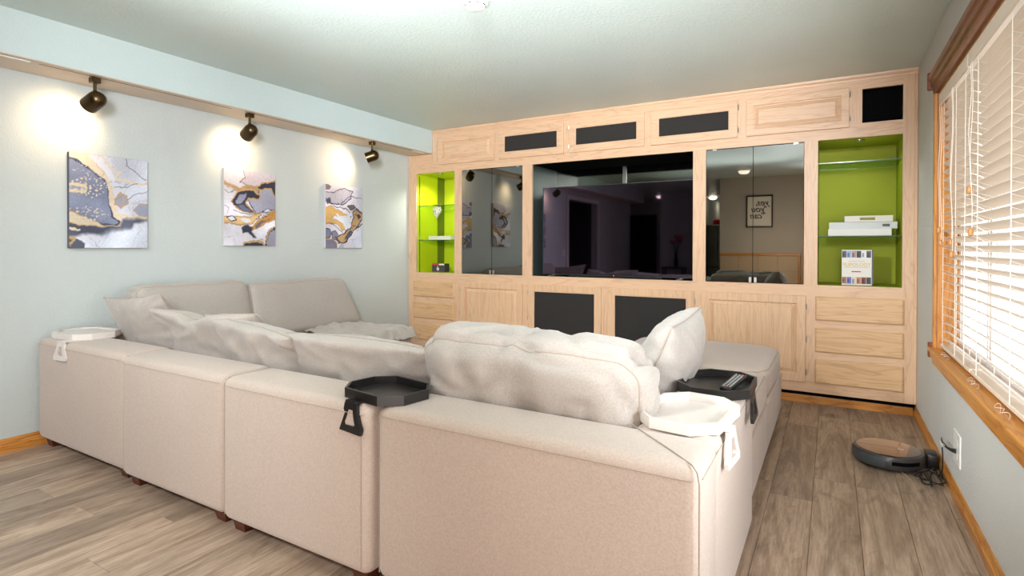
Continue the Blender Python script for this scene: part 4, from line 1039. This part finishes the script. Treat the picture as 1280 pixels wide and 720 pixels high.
def post2(p):
    t = max(0, p.z/.20)
    p.z -= .05*math.exp(-((p.x+.08)/.13)**2)*min(1, t); p.y -= .10*t*t+.018*math.sin(p.x*13)*t; return p
pillow('sagging crumpled grey cushion beside the pointed pillow', .82, .42, .24, TRS(-2.87, 1.80, .655, 8, 0, 3), 57, .009, post2, ex=.38, pin=.05, crease=.014, **BK)

# ------------------------------------------------------------------ clip-on trays
def octo(a, b, c): return [(-a+c, -b), (a-c, -b), (a, -b+c), (a, b-c), (a-c, b), (-a+c, b), (-a, b-c), (-a, -b+c)]
def tray(label, cx, cy, rz, mat, z=ZT_+.001, clipx=0.0, flip=False, yf=None, dims=(.180, .128, .068)):
    root = thing('clip_on_tray', label, 'tray', (cx, cy, z), 'octagonal trays clipped to the sofa')
    M = Matrix.Translation((cx, cy, z)) @ Matrix.Rotation(math.radians(rz), 4, 'Z')
    a, b, c = dims
    part('tray_base', prism(NB(), octo(a-.002, b-.002, c), M, .007), mat, root)
    M2 = M @ Matrix.Translation((0, 0, .0))
    if not flip: part('tray_rim', ring_prism(NB(), octo(a, b, c), octo(a-.009, b-.009, c-.004), M2, .034), mat, root)
    else: part('tray_rim', ring_prism(NB(), octo(a, b, c), octo(a-.022, b-.022, c-.009), M2, .036), mat, root); 
    if flip: part('tray_insert', prism(NB(), octo(a-.0225, b-.0225, c-.0095), M2 @ Matrix.Translation((0, 0, .0072)), .022), mat, root)
    # hanging clip handle on the local -y side
    out = [(-.034, 0), (.034, 0), (.040, -.030), (.054, -.062), (.066, -.082), (.062, -.100), (-.062, -.100), (-.066, -.082), (-.054, -.062), (-.040, -.030)]
    inn = [(-.014, -.022), (.014, -.022), (.017, -.038), (.023, -.056), (.029, -.068), (.026, -.077), (-.026, -.077), (-.029, -.068), (-.023, -.056), (-.017, -.038)]
    yy = yf if yf is not None else -b-.002
    Mh = M @ Matrix.Translation((clipx, yy, -.002)) @ Matrix.Rotation(math.radians(86), 4, 'X')
    h = part('clip_handle', ring_prism(NB(), out, inn, Mh, .012), mat, root)
    bm = NB(); box(bm, clipx-.03, clipx+.03, yy-.012, -b+.03, -.0005, .0065); bmesh.ops.transform(bm, matrix=M, verts=bm.verts)
    part('clip_arm', bm, mat, root)
    return root
tray('black octagonal tray clipped on the sofa back between two modules', -1.405, 1.512, -9, M_BLKT, clipx=-.012, yf=-.140, dims=(.158, .120, .064))
tray('white octagonal tray clipped on the near corner of the right armrest', -.393, 1.802, 84, M_WHT, clipx=-.045, yf=-.133)
tray('black octagonal tray on the right armrest holding the remote control', -.380, 2.235, 90, M_BLKT, clipx=.0, yf=-.118)
tray('white octagonal tray clipped on the sofa back at the left wall', -3.862, 1.565, 4, M_WHT, clipx=.11, yf=-.172, flip=True)
# remote
rr = thing('remote_control', 'black remote control lying on the black tray on the right armrest', 'remote', (-.335, 2.225, ZT_+.010))
Mr = Matrix.Translation((-.322, 2.235, ZT_+.030)) @ Matrix.Rotation(math.radians(-12), 4, 'Z') @ Matrix.Rotation(math.radians(8), 4, 'X')
bm = box(NB(), -.023, .023, -.085, .085, -.010, .008, bev=.006, seg=2); bmesh.ops.transform(bm, matrix=Mr, verts=bm.verts); part('body', bm, M_BLK, rr, smooth=True)
for i in range(9):
    for j in range(3):
        bm = box(NB(), -.016+j*.0125, -.016+j*.0125+.008, -.072+i*.016, -.072+i*.016+.009, .0075, .0095, bev=.001); bmesh.ops.transform(bm, matrix=Mr, verts=bm.verts)
        part('button', bm, flat('button_red', S(200, 90, 90), .5) if (i, j) in ((0, 1), (8, 2)) else (flat('button_grey', S(150, 150, 146), .5) if (i, j) == (0, 0) else bpy.data.materials['button_grey']), rr)

# ------------------------------------------------------------------ robot vacuum, dock, cable, outlet
VX, VY = .270, 3.655
vac = thing('robot_vacuum', 'round dark robot vacuum with bronze top on the floor by the right wall', 'robot vacuum', (VX, VY, 0))
MV = Matrix.Translation((VX, VY, 0))
bm = NB(); lathe(bm, [(0, .010), (.140, .010), (.160, .018), (.165, .028), (.165, .072), (.160, .083), (.150, .086), (0, .086)], 72, MV, cap=False); part('body', bm, M_VAC, vac, smooth=True)
bm = NB(); lathe(bm, [(0, .0862), (.146, .0862), (.148, .0885), (.140, .0900), (0, .0903)], 72, MV, cap=False); part('top_plate', bm, M_VACTOP, vac, smooth=True, label='glossy bronze-brown top')
a0, a1 = math.radians(165), math.radians(262)
bm = NB(); ri = []
for k in range(40):
    a = a0+(a1-a0)*k/39
    ri.append([bm.verts.new((VX+r_*math.cos(a), VY+r_*math.sin(a), z)) for r_, z in ((.1655, .024), (.1695, .030), (.1695, .068), (.1655, .076))])
for A, C in zip(ri, ri[1:]):
    for k in range(3): bm.faces.new((A[k], A[k+1], C[k+1], C[k]))
bmesh.ops.recalc_face_normals(bm, faces=bm.faces); part('bumper', bm, flat('bumper', S(74, 80, 84), .28), vac, smooth=True)
bm = NB(); ri = []
for k in range(16):
    a = math.radians(272)+math.radians(50)*k/15
    ri.append([bm.verts.new((VX+.1664*math.cos(a), VY+.1664*math.sin(a), z)) for z in (.044, .064)])
for A, C in zip(ri, ri[1:]): bm.faces.new((A[0], A[1], C[1], C[0]))
part('sensor_window', bm, M_BLACK, vac)
bm = box(NB(), VX+.045, VX+.070, VY-.012, VY-.004, .0898, .0908); part('emblem', bm, M_WHP, vac)
for s_ in (-1, 1): part('wheel', tube(NB(), [(VX-.10, VY+s_*.09, .0145), (VX-.06, VY+s_*.09, .0145)], .014, 16), M_BLK, vac)
bm = NB(); tube(bm, [(VX+.05, VY-.13, .008), (VX+.085, VY-.215, .002)], .003, 5); part('side_brush', bm, flat('brush_cream', S(210, 190, 150), .7), vac)
dock = thing('charging_dock', 'small black charging dock against the right baseboard beside the robot vacuum', 'dock', (.465, 3.70, 0))
bm = rb(.440, .496, 3.66, 3.76, .0005, .085, .012, 3); part('dock_body', bm, M_BLK, dock, smooth=True)
part('dock_plate', rb(.40, .445, 3.665, 3.755, .0005, .010, .003, 2), M_BLK, dock)
out = thing('wall_outlet', 'white outlet plate on the right wall below the window', 'outlet', (W-.004, 3.26, .19))
part('cover_plate', B(W-.007, W-.0005, 3.185, 3.335, .175, .325, bev=.002), M_WHP, out)
for zz in (.215, .275): part('socket', B(W-.0085, W-.0065, 3.242, 3.278, zz-.013, zz+.013, bev=.001), flat('socket_white', S(220, 218, 212), .4), out)
cab = thing('power_cable', 'thin black power cable coiled on the floor below the outlet', 'cable', (.43, 3.5, 0))
bm = NB(); pts = []
random.seed(8)
for k in range(86):
    a = k*.33; q = k/86
    rx = .034+.022*math.sin(k*.21); ry = .088+.030*math.cos(k*.13)
    ca, sa = math.cos(a), math.sin(a)
    pts.append((min(.492, .436+rx*ca+.022*math.sin(a*.5+1)), 3.475+ry*sa+.02*math.cos(a*.37), .006+.012*(1+math.sin(a*1.5+k*.07))+.004*(k % 5)/5))
tube(bm, pts, .0032, 6); part('coil', bm, M_BLK, cab, smooth='all')
pts = [(.470, 3.66, .02), (.480, 3.60, .012), (.476, 3.52, .02), (.488, 3.50, .06), (.492, 3.52, .12), (.485, 3.50, .20), (.478, 3.46, .235), (.470, 3.38, .240), (.478, 3.31, .238), (.488, 3.262, .236)]
bm = NB(); tube(bm, pts, .0032, 6); part('lead', bm, M_BLK, cab, smooth='all')
bm = NB(); tube(bm, [(.470, 3.30, .240), (.487, 3.27, .237), (.5035, 3.262, .236)], .008, 10, taper=[.5, 1, 1.4]); part('plug', bm, M_BLK, cab, smooth=True)
part('tag', B(.472, .474, 3.40, 3.46, .205, .222), M_WHP, cab)

# ------------------------------------------------------------------ things seen only in reflections
ps = thing('framed_poster', 'black framed lettering poster on the wall behind the camera, seen in the mirror', 'poster', (-1.11, YB+.015, 1.54))
part('frame', frame_ring(NB(), -1.325, -.895, 1.54, 2.105, .022, YB+.001, YB+.03), M_BLK, ps)
part('sheet', B(-1.304, -.916, YB+.002, YB+.008, 1.561, 2.084), flat('poster_paper', S(240, 228, 214), .7), ps)
BACK = Matrix(((-1, 0, 0, 0), (0, 0, 1, 0), (0, 1, 0, 0), (0, 0, 0, 1)))
for s_, dx, dz in (('yes,', .04, 1.93), ('"you', .0, 1.815), ('"can', -.03, 1.70)):
    part('lettering', textmesh(s_.strip(), .145, Matrix.Translation((-1.10+dx, YB+.009, dz)) @ BACK, shear=.3, bold=.002), M_BLK, ps)
wc = thing('tiled_half_wall', 'beige tiled low panel with oak cap on the wall behind the camera', 'panel', (-1.13, YB+.02, 0))
part('cap', B(-1.76, -.465, YB+.001, YB+.045, 1.045, 1.085, bev=.004), M_HONX, wc); part('end_trim', B(-.50, -.465, YB+.001, YB+.04, 0, 1.045, bev=.004), M_HONZ, wc)
for i in range(4):
    for k in range(4):
        x0 = -1.76+i*.315
        part('tile', B(x0+.001, x0+.313, YB+.001, YB+.022, .0+k*.261+.001, k*.261+.259, bev=.002), M_STONE, wc)
fr = thing('refrigerator', 'steel refrigerator in the kitchen behind the camera', 'refrigerator', (-2.47, -4.9, 0))
part('cabinet', B(-2.73, -2.16, -5.2, -4.55, .02, 1.74, bev=.01), M_FRIDGE, fr); part('door', B(-2.73, -2.16, -4.549, -4.50, .7, 1.74, bev=.01), M_FRIDGE, fr); part('drawer', B(-2.73, -2.16, -4.549, -4.50, .05, .69, bev=.01), M_FRIDGE, fr)
part('handle', tube(NB(), [(-2.40, -4.47, .85), (-2.41, -4.455, 1.2), (-2.40, -4.47, 1.6)], .012, 8), M_STEEL, fr)
tag(part('kettle', lathe(NB(), [(0, 0), (.10, 0), (.11, .05), (.09, .12), (.03, .15), (0, .155)], 20, Matrix.Translation((-2.45, -4.8, 1.741)), cap=False), flat('red_enamel', S(190, 20, 24), .3), smooth=True), 'red pot on top of the kitchen refrigerator', 'pot')
vt = thing('console_table', 'small dark table by the hall wall behind the camera', 'table', (-3.0, -2.8, 0))
part('top', B(-3.3, -2.80, -2.96, -2.66, .72, .75), M_DKDOOR, vt)
for x_ in (-3.28, -2.85):
    for y_ in (-2.94, -2.71): part('leg', B(x_, x_+.03, y_, y_+.03, 0, .72), M_DKDOOR, vt)
vs = thing('flower_vase', 'dark vase with pink flowers on the hall table behind the camera', 'vase', (-3.0, -2.8, .75))
part('vase', lathe(NB(), [(0, .7505), (.04, .7505), (.05, .85), (.03, 1.0), (.04, 1.05)], 16, Matrix.Translation((-3.0, -2.8, 0)), cap=False), M_BLK, vs, smooth=True)
random.seed(4)
for k in range(9):
    a = k*2.4; tip = Vector((-3.0+.13*math.cos(a)*(.4+.6*random.random()), -2.8+.1*math.sin(a), 1.28+.16*random.random()))
    s_ = part('stem', tube(NB(), [(-3.0, -2.8, 1.0), ((-3.0+tip.x)/2, (-2.8+tip.y)/2, 1.18), tip], .004, 5), flat('stem_green', S(50, 80, 40), .7), vs)
    bm = NB(); bmesh.ops.create_icosphere(bm, subdivisions=2, radius=.035, matrix=Matrix.Translation(tip))
    for v in bm.verts: v.co += noise.noise_vector(v.co*30)*.012
    part('flower', bm, flat('flower_pink', S(206, 60, 110), .6), s_)
sw = thing('light_switch', 'white light switch on the left wall behind the camera', 'switch', (XL+.004, .78, 1.03))
part('cover_plate', B(XL+.0005, XL+.007, .74, .82, 1.03, 1.15, bev=.002), M_WHP, sw); part('rocker', B(XL+.0068, XL+.010, .765, .795, 1.06, 1.12, bev=.002), M_WHP, sw)

# ceiling lamps of the rooms behind the camera
def dome(x_, y_, r_, label, es):
    t_ = thing('ceiling_light', label, 'ceiling light', (x_, y_, H-.07), 'ceiling lights behind the camera')
    bm = NB(); lathe(bm, [(r_+.012, 0), (r_+.012, -.014), (r_, -.016)], 32, Matrix.Translation((x_, y_, H-.0005)), cap=False); part('ring', bm, M_WHP, t_, smooth=True)
    bm = NB(); lathe(bm, [(r_, -.016), (r_*.9, -.04), (r_*.6, -.062), (0, -.07)], 32, Matrix.Translation((x_, y_, H-.0005)), cap=False)
    part('diffuser', bm, flat('diffuser_'+str(len(ORG)), (.9, .88, .85, 1), .5, emit=(1, .86, .70, 1), es=es), t_, smooth=True)
dome(-1.24, -.12, .09, 'round flush ceiling light just behind the camera', 4)
dome(-2.55, -4.76, .09, 'round kitchen ceiling light nearer the refrigerator', 60)
dome(-2.5, -6.6, .09, 'round kitchen ceiling light at the far end', 60)
dome(-3.6, -3.7, .09, 'round hall ceiling light before the dark door', 8)
